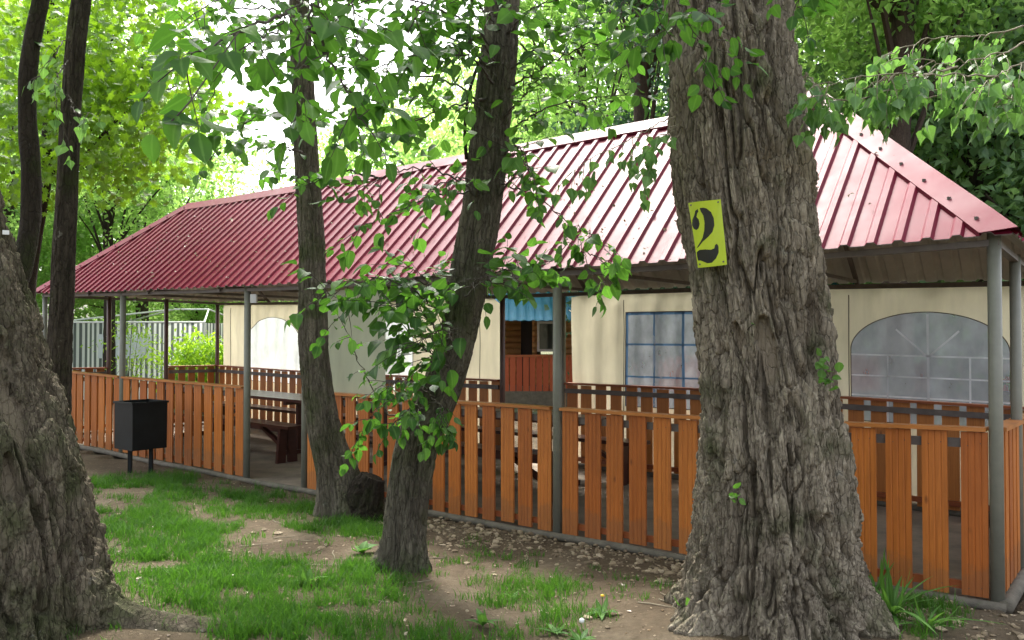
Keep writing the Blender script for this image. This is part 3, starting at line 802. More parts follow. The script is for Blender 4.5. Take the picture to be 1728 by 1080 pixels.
# ------------------------------------------------------------------ trunks
def trunk_geo(pts, rad, nu, nv, seed, depth, cols, vstep, fr=5.0, hf=1.5, roots=(), twist=.3, lump=.05, bare=(), power=1.0):
    """pts: (x,y,z) path up the trunk; returns verts, quads, bare attribute, function (theta, height fraction, lift)->point"""
    path = smooth_path(np.column_stack([np.asarray(pts), rad]), nv)
    C = path[:, :3]; R = path[:, 3]
    T = np.gradient(C, axis=0); T /= np.linalg.norm(T, axis=1)[:, None]
    ex = np.array([1.0, 0, 0]); E1 = ex - T*(T @ ex)[:, None]; E1 /= np.linalg.norm(E1, axis=1)[:, None]; E2 = np.cross(T, E1)
    th = np.linspace(0, 2*np.pi, nu, endpoint=False)
    TH, _ = np.meshgrid(th, np.arange(nv)); arc = np.concatenate([[0], np.cumsum(np.linalg.norm(np.diff(C, axis=0), axis=1))])
    H = np.repeat(arc[:, None], nu, 1); Zb = C[:, 2][:, None] - C[0, 2]
    cx, sx = np.cos(TH), np.sin(TH)
    base = R[:, None]*(1 + lump*2*(fbm(cx*1.2+seed, sx*1.2, H*1.1)-.5) + lump*(fbm(cx*2.6+seed, sx*2.6+4, H*2.5)-.5))
    for (a, w, amp, hh) in roots:
        d = np.abs((TH-a+np.pi) % (2*np.pi)-np.pi)
        base = base + amp*np.exp(-(d/w)**2)*np.exp(-np.maximum(C[:, 2][:, None]-.04, 0)/hh)
    rs = np.clip(base/np.median(R), .6, 1.6)            # keeps the furrow spacing even where the trunk widens
    wz = (fbm(cx*1.4+seed, sx*1.4+3, H*1.6, 3)-.5)*1.7; wf = (fbm(cx*7+seed, sx*7+8, H*5, 3)-.5)
    X_, Y_ = cx*rs*fr, sx*rs*fr
    def ridges(f, h, k, gain, pw):
        n = fbm(X_*f+seed+k+wz*1.1+wf*.30, Y_*f+wz*.9+k*2+wf*.30, H*h, 3)-.5
        return np.clip(np.abs(n)*gain, 0, 1)**pw
    g1 = ridges(1.0, hf, 0, 13, .50); g2 = ridges(1.9, hf*1.7, 31, 9, .6); g3 = ridges(4.2, hf*3.5, 57, 7, .8)
    # cross cracks that break the ridges into plates
    u = np.mod(TH/(2*np.pi)*cols + wz*2.0 + wf*.8, cols); v = H/vstep + wz*1.2 + wf*.9
    F1, F2, cid = cellular(u, v, cols); crack = np.clip((F2-F1)*9, 0, 1)
    fine = fbm(X_*14+seed, Y_*14, H*14, 4)-.5; grain = fbm(X_*22+seed, Y_*22, H*7, 3)-.5
    disp = depth*(.95*g1 + .22*g1*g2 + .07*g3 + .16*crack*g1 + .34*(cid-.5)*g1 - .50) + depth*(.36*fine + .34*grain)
    terr = np.floor(fbm(X_*1.7+seed+wf*.8, Y_*1.7+7, H*2.2, 4)*13)/13 - .5; t2 = np.floor(fbm(X_*4+seed, Y_*4+wf, H*5.5, 3)*9)/9 - .5
    disp = disp + depth*g1*(1.1*terr + .45*t2)
    B = np.zeros_like(TH)
    for (ba, bh, bw, bl) in bare:
        d = np.abs((TH-ba+np.pi) % (2*np.pi)-np.pi) + .10*(fbm(TH*9, H*6)-.5)*2
        q = (d/bw)**2 + ((H-bh)/bl)**2; k = np.clip((1.0-q)*6, 0, 1); B = np.maximum(B, k)
    disp = disp*(1-B) + B*(-depth*.1 + depth*.12*fine)
    rr = base + disp*np.clip(R[:, None]/R.max()+.25, .5, 1)
    global _plate; _plate = (cid*.6 + .4*g2).ravel()
    V = C[:, None, :] + rr[..., None]*(cx[..., None]*E1[:, None, :] + sx[..., None]*E2[:, None, :])
    i0 = np.arange(nv-1)[:, None]*nu; j = np.arange(nu)[None]; k = (j+1) % nu
    F = np.stack([(i0+j).ravel(), (i0+k).ravel(), (i0+nu+k).ravel(), (i0+nu+j).ravel()], 1)
    def surf(theta, zf, lift=0.0):
        i = np.clip(np.asarray(zf)*(nv-1), 0, nv-1); i = np.round(i).astype(int); theta = np.asarray(theta)
        r0 = R[i]+lift
        return C[i] + r0[..., None]*(np.cos(theta)[..., None]*E1[i] + np.sin(theta)[..., None]*E2[i])
    surf.C = C
    return V.reshape(-1, 3), F, B.ravel(), surf
def trunk(name, mat, parent, *a, **k):
    V, F, B, surf = trunk_geo(*a, **k)
    make_mesh(name, V, F, M[mat], parent, True, attrs={"bare": B, "plate": _plate}); return surf
def limb(parent, pts, r0, r1, mat, name="limb", nu=14, seed=1, n=30):
    pts = np.array(pts, float); p = smooth_path(pts, n); rad = np.linspace(r0, r1, n)
    V, F = tube_geo(p, rad, nu)
    c = np.repeat(p, nu, 0); d = V-c; d /= np.linalg.norm(d, axis=1)[:, None]+1e-9
    V = V + d*(.25*np.repeat(rad, nu)*(fbm(V[:, 0]*22+seed, V[:, 1]*22, V[:, 2]*6)-.5))[:, None]
    make_mesh(name, V, F, M[mat], parent, True, attrs={"bare": np.zeros(len(V))}); return p

# ------------------------------------------------------------------ leaves
def tpl(ys, ws, fold=.16, droop=.22):
    m = [(0, 0, 0)]; ym = [0, .25, .5, .75, 1.0]
    mid = [(0, y, -droop*y*y) for y in ym]
    L = [(-w, y, fold*w-droop*y*y) for y, w in zip(ys, ws)]; R = [(w, y, fold*w-droop*y*y) for y, w in zip(ys, ws)]
    V = np.array(mid+L+R); F = []
    for o, fl in ((5, 0), (9, 1)):
        q = [(0, o, 1), (1, o, o+1), (1, o+1, 2), (2, o+1, o+2), (2, o+2, 3), (3, o+2, o+3), (3, o+3, 4)]
        F += [f[::-1] if fl else f for f in q]
    return V, np.array(F)
T_ELM = tpl((.10, .36, .66, .86), (.24, .40, .32, .15))
T_POP = tpl((.08, .26, .52, .78), (.28, .43, .28, .09), .12, .15)
T_BLADE = tpl((.12, .36, .62, .85), (.035, .05, .042, .02), .2, .45)
T_NARROW = tpl((.12, .36, .62, .85), (.10, .17, .15, .07), .2, .3)
T_FAR = (np.array([(0, 0, 0), (-.36, .45, .1), (0, 1, -.08), (.36, .45, .1)]), np.array([(0, 1, 2), (0, 2, 3)]))
_a = np.radians([-90, -55, -20, -2, 22, 50, 68, 90, 112, 130, 158, 182, 200, 235]); _r = np.array([.16, .42, .30, .52, .30, .60, .36, .66, .36, .60, .30, .52, .30, .42])
T_MAPLE = (np.vstack([[(0, .4, .03)], np.column_stack([_r*np.cos(_a), .4+_r*np.sin(_a), -.18*_r])]), np.array([(0, i, i % 14+1) for i in range(1, 15)]))

def unit(v): return v/(np.linalg.norm(v, axis=-1, keepdims=True)+1e-9)
class Leaves:
    def __init__(s, template): s.t = template; s.o = []; s.a = []; s.n = []; s.z = []; s.r = []
    def add(s, o, a, n, z, r=None):
        o = np.atleast_2d(o); k = len(o)
        s.o.append(o); s.a.append(np.broadcast_to(a, (k, 3))); s.n.append(np.broadcast_to(n, (k, 3))); s.z.append(np.broadcast_to(z, (k,)))
        s.r.append(rng.random(k) if r is None else np.broadcast_to(r, (k,)))
    def count(s): return sum(len(x) for x in s.o)
    def build(s, name, mat, parent, stem=None, drop=.85):
        O = np.concatenate(s.o); A = unit(np.concatenate(s.a)); Nn = np.concatenate(s.n); Zs = np.concatenate(s.z); R = np.concatenate(s.r)
        if stem is not None:
            ys, xs, ws = stem; C_ = O + A*Zs[:, None]*.5; px = CX + F_PX*C_[:, 0]/C_[:, 1]; py = HOR - F_PX*(C_[:, 2]-EYE)/C_[:, 1]
            hit = (np.abs(px-np.interp(py, ys, xs)) < np.interp(py, ys, ws)) & (py > ys[0]) & (py < ys[-1]) & (rng.random(len(O)) < drop); q = ~hit
            O, A, Nn, Zs, R = O[q], A[q], Nn[q], Zs[q], R[q]
        Nn = unit(Nn - A*np.sum(A*Nn, 1, keepdims=True)); X = np.cross(A, Nn)
        tv, tf = s.t; k = len(tv)
        wv = rng.uniform(.78, 1.15, len(O))[:, None, None]; cv = (rng.uniform(.2, 2.4, len(O))*rng.choice([1, 1, 1, -.6], len(O)))[:, None, None]; sk = rng.normal(0, .12, len(O))[:, None, None]*(tv[None, :, 1, None]**2)
        V = O[:, None] + Zs[:, None, None]*((tv[None, :, 0, None]*wv+sk)*X[:, None] + tv[None, :, 1, None]*A[:, None] + tv[None, :, 2, None]*cv*Nn[:, None])
        F = (np.arange(len(O))[:, None, None]*k + tf[None]).reshape(-1, 3)
        return make_mesh(name, V.reshape(-1, 3), F, M[mat], parent, k > 6, attrs={"rnd": np.repeat(R, k), "vein": np.tile((np.abs(tv[:, 0]) < 1e-6).astype(float), len(O)) if k > 6 else np.zeros(len(O)*k)})

def spray(tw, lv, o, d, length, size, gap=.045, droop=.25, flat=None, r=.003, hang=0.35, tone=None):
    "a twig with two ranks of alternate leaves"
    d = unit(np.asarray(d, float)); n = max(4, int(length/.05)); pts = [np.asarray(o, float)]; dd = d.copy()
    for i in range(n):
        dd = unit(dd + np.array([0, 0, -droop/n]) + rng.normal(0, .06, 3)); pts.append(pts[-1]+dd*length/n)
    pts = np.array(pts)
    if tw is not None: tw.tube(pts, np.linspace(r, r*.4, len(pts)), 4, False)
    up = flat if flat is not None else unit(np.array([rng.normal(0, .25), rng.normal(0, .25), 1.0]))
    L = np.arange(gap*.8, length, gap); tpos = np.interp(L, np.linspace(0, length, len(pts)), np.arange(len(pts)))
    i0 = np.clip(tpos.astype(int), 0, len(pts)-2); fr = (tpos-i0)[:, None]; pos = pts[i0]*(1-fr)+pts[i0+1]*fr
    tan = unit(pts[i0+1]-pts[i0]); side = unit(np.cross(tan, up)); sg = np.where(np.arange(len(L)) % 2 == 0, 1, -1)[:, None]
    a = unit(tan*.55 + side*sg*.85 + np.array([0, 0, -hang]) + rng.normal(0, .22, (len(L), 3)))
    nn = up + rng.normal(0, .38, (len(L), 3)); z = size*rng.uniform(.6, 1.15, len(L))*np.clip(.55+L/length*.6, .5, 1)
    lv.add(pos + a*size*.12, a, nn, z, tone)
    lv.add(pts[-1], dd + np.array([0, 0, -hang*.5]), up, size*rng.uniform(.7, 1.0), tone)
def bough(tw, lv, pts, r0=.010, size=.085, n=16, slen=(.2, .5), spread=.8, droop=.3, gap=.05, start=.3, hang=.35, down=0.0, tone=None):
    "a leafy branch: woody path with sprays leaving it on both sides"
    p = smooth_path(np.array(pts, float), 26)
    p[1:-1] += rng.normal(0, .008, (24, 3))
    tw.tube(p, np.linspace(r0, r0*.3, 26), 6, False)
    n = int(n*1.22)
    for k in np.linspace(start, .98, n):
        i = min(24, int(k*25)); T = unit(p[i+1]-p[i]); v = rng.normal(0, 1, 3); v[2] *= .45
        side = unit(v - T*np.dot(v, T)); d = unit(T*.55 + side*spread + np.array([0, 0, .05-down]))
        spray(tw, lv, p[i], d, rng.uniform(*slen), 1.28*size*rng.uniform(.75, 1.1), gap*1.1, droop, hang=hang, tone=tone)
    spray(tw, lv, p[-1], p[-1]-p[-3], slen[1]*.8, size, gap, droop, hang=hang, tone=tone)
def bpx(lst, jitter=.0): return [at(*q) for q in lst]

def crown_mass(lv, center, rad, ncl, per, size, seed, cl=.6, hollow=.35):
    r = np.random.default_rng(seed)
    p = unit(r.normal(0, 1, (ncl*8, 3))); q = p*(hollow+(1-hollow)*r.random((ncl*8, 1))**.5)*np.array(rad)
    f = fbm(q[:, 0]*.45+seed, q[:, 1]*.45, q[:, 2]*.45)
    order = np.argsort(-(f + r.random(len(f))*.12)[:ncl*2]); cs = q[order[:ncl]] + np.array(center); ncl = len(cs)
    o = np.repeat(cs, per, 0) + r.normal(0, cl*.5, (ncl*per, 3))*np.array([1, 1, .6])
    a = unit(r.normal(0, 1, o.shape) + np.array([0, 0, -.5])); n = unit(r.normal(0, .6, o.shape)+np.array([0, 0, .8]))
    tone = np.clip(np.repeat(r.random(ncl)*.6, per) + r.random(len(o))*.45, 0, 1)
    lv.add(o, a, n, size*r.uniform(.65, 1.2, len(o)), tone)
    return cs

# ---- big poplar with the number sign
def ax(pxs, Z): return [at(x, y, Z) for x, y in pxs]
t2_pts = ax([(1304, 1100), (1304, 1010), (1306, 900), (1303, 780), (1291, 600), (1270, 430), (1252, 300), (1240, 150), (1231, 20), (1215, -200), (1195, -600)], 4.7)
t2_r = [.45, .425, .375, .335, .305, .305, .303, .300, .292, .27, .22]
root2 = empty("poplar_tree", at(1318, 1042, 4.7), "thick furrowed tree trunk carrying the yellow number sign", "tree")
surf2 = trunk("trunk", 'bark_poplar', root2, t2_pts, t2_r, 760, 1000, 21, .080, 12, .26, 3.5, .9,
      roots=[(math.radians(202), .30, .20, .10), (math.radians(330), .30, .16, .16), (math.radians(262), .28, .12, .16), (math.radians(90), .4, .3, .2), (math.radians(30), .3, .14, .16), (math.radians(150), .3, .12, .14)], lump=.06,
      bare=[(math.radians(256), 1.72, .13, .20), (math.radians(232), 1.80, .08, .10)])
# ---- left leaning tree
t1_pts = ax([(0, 1150), (2, 1030), (-8, 930), (-28, 800), (-70, 640), (-105, 500), (-148, 340), (-215, 100), (-310, -250)], 4.4)
t1_r = [.54, .49, .45, .41, .37, .355, .34, .31, .25]
root1 = empty("old_tree", at(-5, 1075, 4.4), "mossy old tree trunk leaning out of the picture with a spreading root", "tree")
surf1 = trunk("trunk", 'bark_old', root1, t1_pts, t1_r, 640, 760, 41, .075, 12, .26, 3.6, .95,
      roots=[(math.radians(6), .14, .85, .055), (math.radians(300), .35, .16, .2), (math.radians(240), .4, .3, .3), (math.radians(150), .4, .4, .2)], lump=.09,
      bare=[(math.radians(329), 1.37, .14, .28), (math.radians(338), 1.62, .08, .16), (math.radians(318), 1.05, .09, .14)])
# limb of the old tree (curved stem)
limb(root1, [at(-20, 560, 4.9), at(30, 470, 5.1), at(46, 400, 5.2), at(50, 300, 5.25), at(43, 208, 5.25), at(42, 133, 5.25), at(47, 80, 5.25), at(62, 0, 5.25), at(80, -120, 5.3), at(70, -350, 5.4)], .064, .040, 'bark_dark', "limb", 20, 3, 60)
# knot on the limb
rootS = empty("slender_tree", at(96, 952, 5.85), "slender dark tree stem rising behind the mossy old trunk", "tree")
trunk("trunk", 'bark_dark', rootS, [at(92, 985, 5.85), at(96, 800, 5.85), at(100, 620, 5.85), at(104, 500, 5.85), at(108, 400, 5.85), at(112, 300, 5.85), at(119, 133, 5.85), at(126, 44, 5.85), at(131, 0, 5.85), at(142, -150, 5.9), at(140, -500, 6)], [.11, .09, .075, .070, .066, .062, .060, .058, .055, .05, .03], 90, 340, 71, .012, 8, .2, 2.0, 2.0, lump=.10)

# ---- lime tree by the entrance and its stump
rootA = empty("lime_tree", at(580, 862, 7.62), "slim tree curving up from a cut stump beside the pavilion entrance", "tree")
pa = [(592, 885), (582, 850), (570, 800), (553, 740), (540, 680), (530, 600), (527, 480), (525, 400), (518, 300), (512, 200), (507, 110), (504, 40), (500, -60), (480, -300)]
ra = [.225, .20, .165, .142, .13, .125, .118, .112, .104, .096, .09, .085, .078, .05]
trunk("trunk", 'bark_lime', rootA, ax(pa, 7.62), ra, 160, 460, 15, .018, 9, .25, 2.4, 1.6, roots=[(math.radians(0), .5, .12, .15), (math.radians(200), .4, .08, .15), (math.radians(280), .4, .08, .15)], lump=.07)
V, F, B, _ = trunk_geo(ax([(606, 880), (612, 850), (622, 822), (630, 803)], 7.55), [.23, .18, .135, .095], 110, 90, 19, .030, 9, .2, 3.0, 2.6, lump=.30)
n_ = len(V); V = np.vstack([V, V[-110:].mean(0) + np.array([0, 0, -.02])])
make_mesh("stump", V, [tuple(f) for f in F] + [(n_-110+j, n_-110+(j+1) % 110, n_) for j in range(110)], M['bark_dark'], rootA, True, attrs={"bare": np.append(B, 0)})
# ---- elm with the leafy shoots
rootB = empty("elm_tree", at(681, 952, 5.76), "leaning tree with leafy shoots growing from its trunk in front of the fence", "tree")
pb = [(679, 985), (681, 950), (688, 850), (707, 740), (750, 640), (774, 560), (795, 450), (814, 350), (830, 200), (841, 100), (846, 20), (850, -80), (845, -350)]
rb = [.165, .140, .132, .134, .126, .116, .124, .122, .118, .116, .112, .10, .06]
trunk("trunk", 'bark_lime', rootB, ax(pb, 5.76), rb, 240, 600, 25, .018, 9, .25, 2.6, 1.5, roots=[(math.radians(190), .4, .07, .12), (math.radians(340), .4, .06, .12)], lump=.06)

# ---- leafy boughs
TP = MB(); LV = Leaves(T_ELM)
for q in [
    [(770, 560, 5.65), (690, 485, 5.35), (610, 470, 5.2), (548, 500, 5.15)], [(765, 545, 5.76), (710, 475, 5.6), (640, 485, 5.4), (580, 530, 5.3)],
    [(790, 480, 5.65), (850, 455, 5.45), (905, 455, 5.35)], [(785, 500, 5.6), (820, 470, 5.2), (850, 480, 5.1)],
    [(760, 600, 5.6), (700, 520, 5.3), (640, 510, 5.15)], [(755, 580, 5.76), (735, 500, 5.6), (690, 450, 5.4)],
    [(765, 575, 5.6), (740, 560, 5.15), (700, 580, 5.0), (680, 590, 4.95)], [(755, 620, 5.6), (720, 590, 5.25), (690, 560, 5.2)],
]: bough(TP, LV, bpx(q), .007, .095, 11, (.12, .32), .8, .3, .05)
for q in [
    [(735, 670, 5.62), (690, 660, 5.3), (640, 690, 5.2), (605, 740, 5.2)], [(735, 660, 5.7), (690, 640, 5.5), (645, 650, 5.3)], [(725, 690, 5.62), (690, 690, 5.4), (660, 720, 5.3)], [(728, 670, 5.62), (745, 690, 5.4), (735, 715, 5.3)],
]: bough(TP, LV, bpx(q), .005, .075, 9, (.10, .26), .8, .5, .045, hang=.6)
bough(TP, LV, bpx([(745, 690, 5.7), (660, 700, 5.6), (630, 655, 5.6), (585, 560, 5.6)]), .006, .05, 8, (.08, .22), .8, .4, .05)
# mid clusters left of the elm trunk
for q in [
    [(815, 340, 5.7), (740, 285, 5.4), (660, 290, 5.2), (600, 320, 5.1)], [(812, 330, 5.7), (770, 300, 5.2), (710, 330, 5.0)], [(815, 320, 5.7), (740, 330, 5.5), (660, 360, 5.4), (600, 390, 5.4)],
    [(640, 300, 5.2), (570, 290, 5.2), (505, 320, 5.2)],
]: bough(TP, LV, bpx(q), .008, .085, 8, (.12, .28), .8, .2, .05)
# hanging sprig to the right and its side twigs
bough(TP, LV, bpx([(845, 310, 5.7), (900, 330, 5.4), (955, 372, 5.2), (985, 420, 5.1), (1000, 470, 5.1)]), .006, .085, 6, (.1, .22), .7, .5, .05, start=.55, hang=.7)
for q in [[(955, 372, 5.2), (990, 390, 5.1), (1020, 420, 5.0)], [(960, 380, 5.2), (945, 430, 5.1), (900, 455, 5.05)], [(985, 420, 5.1), (1020, 450, 5.0), (1020, 480, 5.0)]]:
    bough(TP, LV, bpx(q), .004, .08, 5, (.08, .18), .7, .5, .05, hang=.6)
# right of the elm trunk
for q in [
    [(850, 230, 5.7), (900, 190, 5.4), (960, 170, 5.2), (1030, 160, 5.1)], [(855, 150, 5.7), (920, 110, 5.4), (1000, 70, 5.2), (1080, 60, 5.1)], [(850, 260, 5.7), (880, 250, 5.3), (900, 300, 5.2)],
    [(855, 120, 5.7), (930, 60, 5.5), (1010, 20, 5.3)], [(840, 330, 5.7), (870, 290, 5.5), (880, 260, 5.5)], [(850, 60, 5.7), (900, 10, 5.3), (960, -10, 5.0)], [(848, 200, 5.7), (890, 150, 5.3), (900, 120, 5.1)],
]: bough(TP, LV, bpx(q), .008, .085, 10, (.12, .34), .8, .2, .05)
# canopy left of the trunk top
for q in [
    [(835, 120, 5.7), (760, 60, 5.3), (680, 40, 5.0), (590, 60, 4.8)], [(840, 80, 5.7), (740, 10, 5.2), (640, -10, 4.8), (560, 20, 4.5)], [(830, 180, 5.7), (740, 130, 5.4), (660, 130, 5.2), (580, 170, 5.1)],
    [(830, 160, 5.7), (760, 180, 5.3), (700, 200, 5.1), (640, 240, 5.0)], [(845, 50, 5.7), (800, 0, 5.1), (740, -20, 4.7)], [(835, 140, 5.7), (780, 90, 5.0), (700, 90, 4.6), (640, 110, 4.4)],
    [(838, 110, 5.7), (800, 60, 5.1), (760, 100, 4.8)],
]: bough(TP, LV, bpx(q), .009, .085, 13, (.15, .42), .8, .25, .05)
limb(rootB, [at(787, 268, 5.7), at(784, 225, 5.65), at(787, 180, 5.65), at(795, 140, 5.65), at(808, 105, 5.68), at(822, 80, 5.72)], .012, .012, 'bark_dark', "limb", 8, 5, 20)
TP.build("branch", M['twig'], rootB); LV.build("foliage", 'leaf', rootB, ([50, 100, 200, 350, 450, 640], [841, 841, 831, 815, 800, 765], [30, 32, 33, 33, 28, 22]))

# ---- lime foliage: boughs reaching towards the viewer (large leaves) and around its stem
TP = MB(); LV = Leaves(T_ELM)
for q in [
    [(505, 40, 7.5), (440, 60, 6.6), (380, 110, 6.0), (350, 170, 5.8)], [(508, 70, 7.5), (450, 100, 6.5), (400, 60, 6.0), (330, 70, 5.8)], [(510, 110, 7.5), (560, 90, 6.8), (620, 100, 6.4)],
    [(512, 160, 7.5), (470, 190, 6.8), (420, 200, 6.4), (380, 240, 6.2)], [(512, 180, 7.5), (550, 190, 6.9), (590, 230, 6.6)], [(505, 20, 7.5), (420, 10, 6.5), (340, 20, 6.0), (290, 60, 5.7)],
    [(504, 30, 7.5), (560, 20, 6.6), (600, 50, 6.2)], [(516, 260, 7.5), (480, 250, 7.0), (440, 250, 6.8)], [(503, 0, 7.5), (450, -20, 6.2), (380, -10, 5.4), (310, 30, 5.0)],
]: bough(TP, LV, bpx(q), .011, .10, 12, (.18, .46), .8, .25, .055)
TP.build("branch", M['twig'], rootA); LV.build("foliage", 'leaf', rootA, ([60, 200, 400, 600], [505, 512, 526, 529], [17, 19, 22, 25]), .75)
# big near leaves on an overhanging bough
TP = MB(); LV = Leaves(T_ELM)
for q in [
    [(640, -160, 3.6), (560, -60, 3.3), (480, 20, 3.1), (420, 70, 3.0)], [(620, -120, 3.6), (600, -20, 3.4), (600, 60, 3.3), (620, 110, 3.3)], [(560, -60, 3.3), (520, 40, 3.2), (500, 120, 3.1), (500, 170, 3.1)],
    [(700, -140, 3.6), (720, -40, 3.5), (700, 20, 3.4), (680, 60, 3.4)], [(480, 20, 3.1), (400, 50, 2.9), (330, 90, 2.75), (300, 105, 2.7)], [(520, 40, 3.2), (560, 110, 3.2), (590, 160, 3.2), (610, 200, 3.2)],
]: bough(TP, LV, bpx(q), .007, .092, 7, (.10, .26), .8, .3, .055, start=.35)
for (x, y, Z, ax_, s) in [(300, 90, 2.62, (-.75, -.1, -.35), .105), (325, 95, 2.66, (.35, .1, -.3), .085), (300, 195, 2.55, (-.5, .1, -.75), .105), (272, 205, 2.55, (.7, 0, .25), .10), (255, 225, 2.56, (-.15, .1, -.7), .09)]:
    LV.add(at(x, y, Z), np.array(ax_), np.array([.15, -.75, .6]), s)
TP.tube(smooth_path(bpx([(400, 50, 2.9), (345, 130, 2.7), (300, 190, 2.56), (285, 205, 2.55)]), 12), .003, 5)
nr = empty("overhanging_branch", at(640, -160, 3.6), "overhanging leafy branch with the largest leaves at the top", "branch")
TP.build("branch", M['twig'], nr); LV.build("foliage", 'leaf', nr)

# ---- poplar leaves
TP = MB(); LV = Leaves(T_POP)
for q in [[(1760, 60, 4.6), (1660, 95, 4.4), (1600, 105, 4.3), (1530, 95, 4.2)], [(1780, 150, 4.5), (1690, 140, 4.3), (1600, 150, 4.2), (1500, 150, 4.1)], [(1700, 130, 4.4), (1600, 125, 4.2), (1500, 125, 4.1), (1385, 140, 4.0)],
          [(1620, 110, 4.3), (1540, 130, 4.2), (1460, 165, 4.1), (1380, 160, 4.0)], [(1780, 100, 4.3), (1720, 105, 4.1), (1650, 150, 4.0)], [(1790, 180, 4.4), (1730, 150, 4.2), (1690, 170, 4.1)], [(1560, 110, 4.3), (1500, 130, 4.1), (1440, 150, 4.1)], [(1780, 20, 4.6), (1680, 55, 4.6), (1580, 60, 4.7), (1500, 90, 4.7)]]:
    bough(TP, LV, bpx(q), .006, .074, 11, (.10, .24), .7, .9, .036, hang=1.2, down=.4)
TP.build("branch", M['twig_pale'], root2); TP = MB()
for q in [[(1360, 125, 4.5), (1370, 130, 4.3), (1390, 170, 4.2)], [(1140, 195, 4.6), (1080, 225, 4.5), (1020, 255, 4.5), (965, 290, 4.5)], [(1140, 215, 4.6), (1110, 245, 4.4), (1090, 290, 4.4)]]:
    TP = MB(); bough(TP, LV, bpx(q), .004, .075, 8, (.10, .2), .7, .9, .05, hang=1.1, down=.4); TP.build("branch", M['twig_pale'], root2)
LV.build("foliage", 'leaf_pop', root2)
TP = MB(); LV = Leaves(T_ELM)
for q in [[(1130, -60, 4.2), (1150, 10, 4.0), (1180, 70, 3.95), (1200, 120, 3.95)], [(1120, -60, 4.2), (1110, 0, 4.0), (1120, 60, 3.95)], [(1200, -60, 4.0), (1195, 0, 3.95), (1210, 60, 3.95), (1225, 100, 3.95)], [(1300, -70, 4.0), (1335, -30, 3.95), (1355, 10, 3.95)],
          [(1080, -60, 4.4), (1050, 20, 4.3), (1060, 90, 4.3), (1070, 130, 4.3)]]:
    TP = MB(); bough(TP, LV, bpx(q), .005, .085, 7, (.08, .2), .75, .3, .05); TP.build("branch", M['twig'], root2)
# shoots on the trunk
def shoot(px, py, Z, n, size, spreadx=18, spready=30):
    for i in range(n):
        o = at(px+rng.normal(0, spreadx*.5), py+rng.normal(0, spready*.5), Z)
        LV.add(o, unit(rng.normal(0, .7, 3)+np.array([.3, -.5, -.1])), unit(rng.normal(0, .5, 3)+np.array([0, -.8, .6])), size*rng.uniform(.6, 1.1), .8+.2*rng.random())
    base = at(px-10, py+10, Z+.1)
    q = MB(); q.tube([base, at(px, py-spready*.3, Z), at(px+6, py-spready*.8, Z)], .003, 4); q.build("shoot_stem", M['twig'], root2)
shoot(1388, 610, 4.36, 11, .055, 22, 30); shoot(1392, 648, 4.36, 8, .05, 16, 18); shoot(1236, 833, 4.24, 7, .05, 14, 12); shoot(1268, 550, 4.33, 2, .02, 6, 4)
LV.build("shoot_foliage", 'leaf', root2)

# leaves hanging round the dark stems (pale, pointed)
TP = MB(); LV = Leaves(T_POP)
for q in [[(108, 60, 5.7), (70, 110, 5.2), (55, 130, 5.1)], [(110, 100, 5.7), (90, 150, 5.2), (95, 190, 5.1), (110, 230, 5.1)], [(112, 160, 5.7), (130, 190, 5.3), (150, 190, 5.2)]]:
    bough(TP, LV, bpx(q), .004, .085, 4, (.08, .18), .7, .9, .06, hang=1.2, down=.4)
TP.build("branch", M['twig'], rootS); LV.build("foliage", 'leaf_pop', rootS)

# overhead crowns (above the frame) so that light and reflections come through leaves
def overhead(parent, c, rad, ncl, per, size, seed, mat):
    lv = Leaves(T_FAR); crown_mass(lv, c, rad, ncl, per, size, seed, .7); lv.build("crown", mat, parent)
overhead(root1, (-3.6, 3.6, 7.4), (3.2, 3.2, 2.4), 150, 45, .13, 5, 'leaf_far')
overhead(rootA, (-1.9, 7.4, 7.6), (2.2, 2.2, 2.2), 110, 45, .12, 6, 'leaf')
overhead(rootB, (-.7, 5.6, 7.2), (2.4, 2.4, 2.2), 110, 45, .12, 8, 'leaf')
overhead(root2, (.6, 3.4, 8.2), (2.8, 2.4, 2.4), 110, 45, .12, 9, 'leaf_pop')

# ------------------------------------------------------------------ number sign on the poplar
def sign_outline():
    def uv(x, y):
        u = 0; v = 0
        for _ in range(6):
            yt = 183-41*(x-258)/232; yb = 632-24*(x-325)/202; v = (y-yt)/(yb-yt)
            xl = 258+67*v; xr = 490+37*v; u = (x-xl)/(xr-xl)
        return (u, v)
    a = [(335, 216), (360, 210), (385, 213), (420, 235), (440, 275), (446, 325), (432, 375), (400, 412), (360, 447), (332, 482), (312, 497), (340, 452), (358, 420), (370, 370), (372, 312), (362, 266), (343, 238)]
    b_ = [(322, 222), (304, 236), (298, 265), (284, 298), (281, 335), (294, 362), (312, 369), (328, 356), (336, 325), (329, 295), (313, 278), (318, 252), (327, 240)]
    c = [(315, 522), (335, 506), (375, 499), (420, 500), (444, 490), (449, 466), (462, 458), (472, 475), (473, 520), (456, 560), (427, 592), (395, 596), (360, 584), (340, 578), (326, 580), (317, 550)]
    return [[uv(*p) for p in q] for q in (a, b_, c)]
def inside(u, v, poly):
    r = np.zeros(u.shape, bool); n = len(poly)
    for i in range(n):
        x0, y0 = poly[i]; x1, y1 = poly[(i+1) % n]
        c = ((y0 > v) != (y1 > v)); 
        with np.errstate(divide='ignore', invalid='ignore'): r ^= c & (u < (x1-x0)*(v-y0)/(y1-y0)+x0)
    return r
sg_w, sg_h = 150, 230
Uu, Vv = np.meshgrid(np.linspace(0, 1, sg_w), np.linspace(0, 1, sg_h))
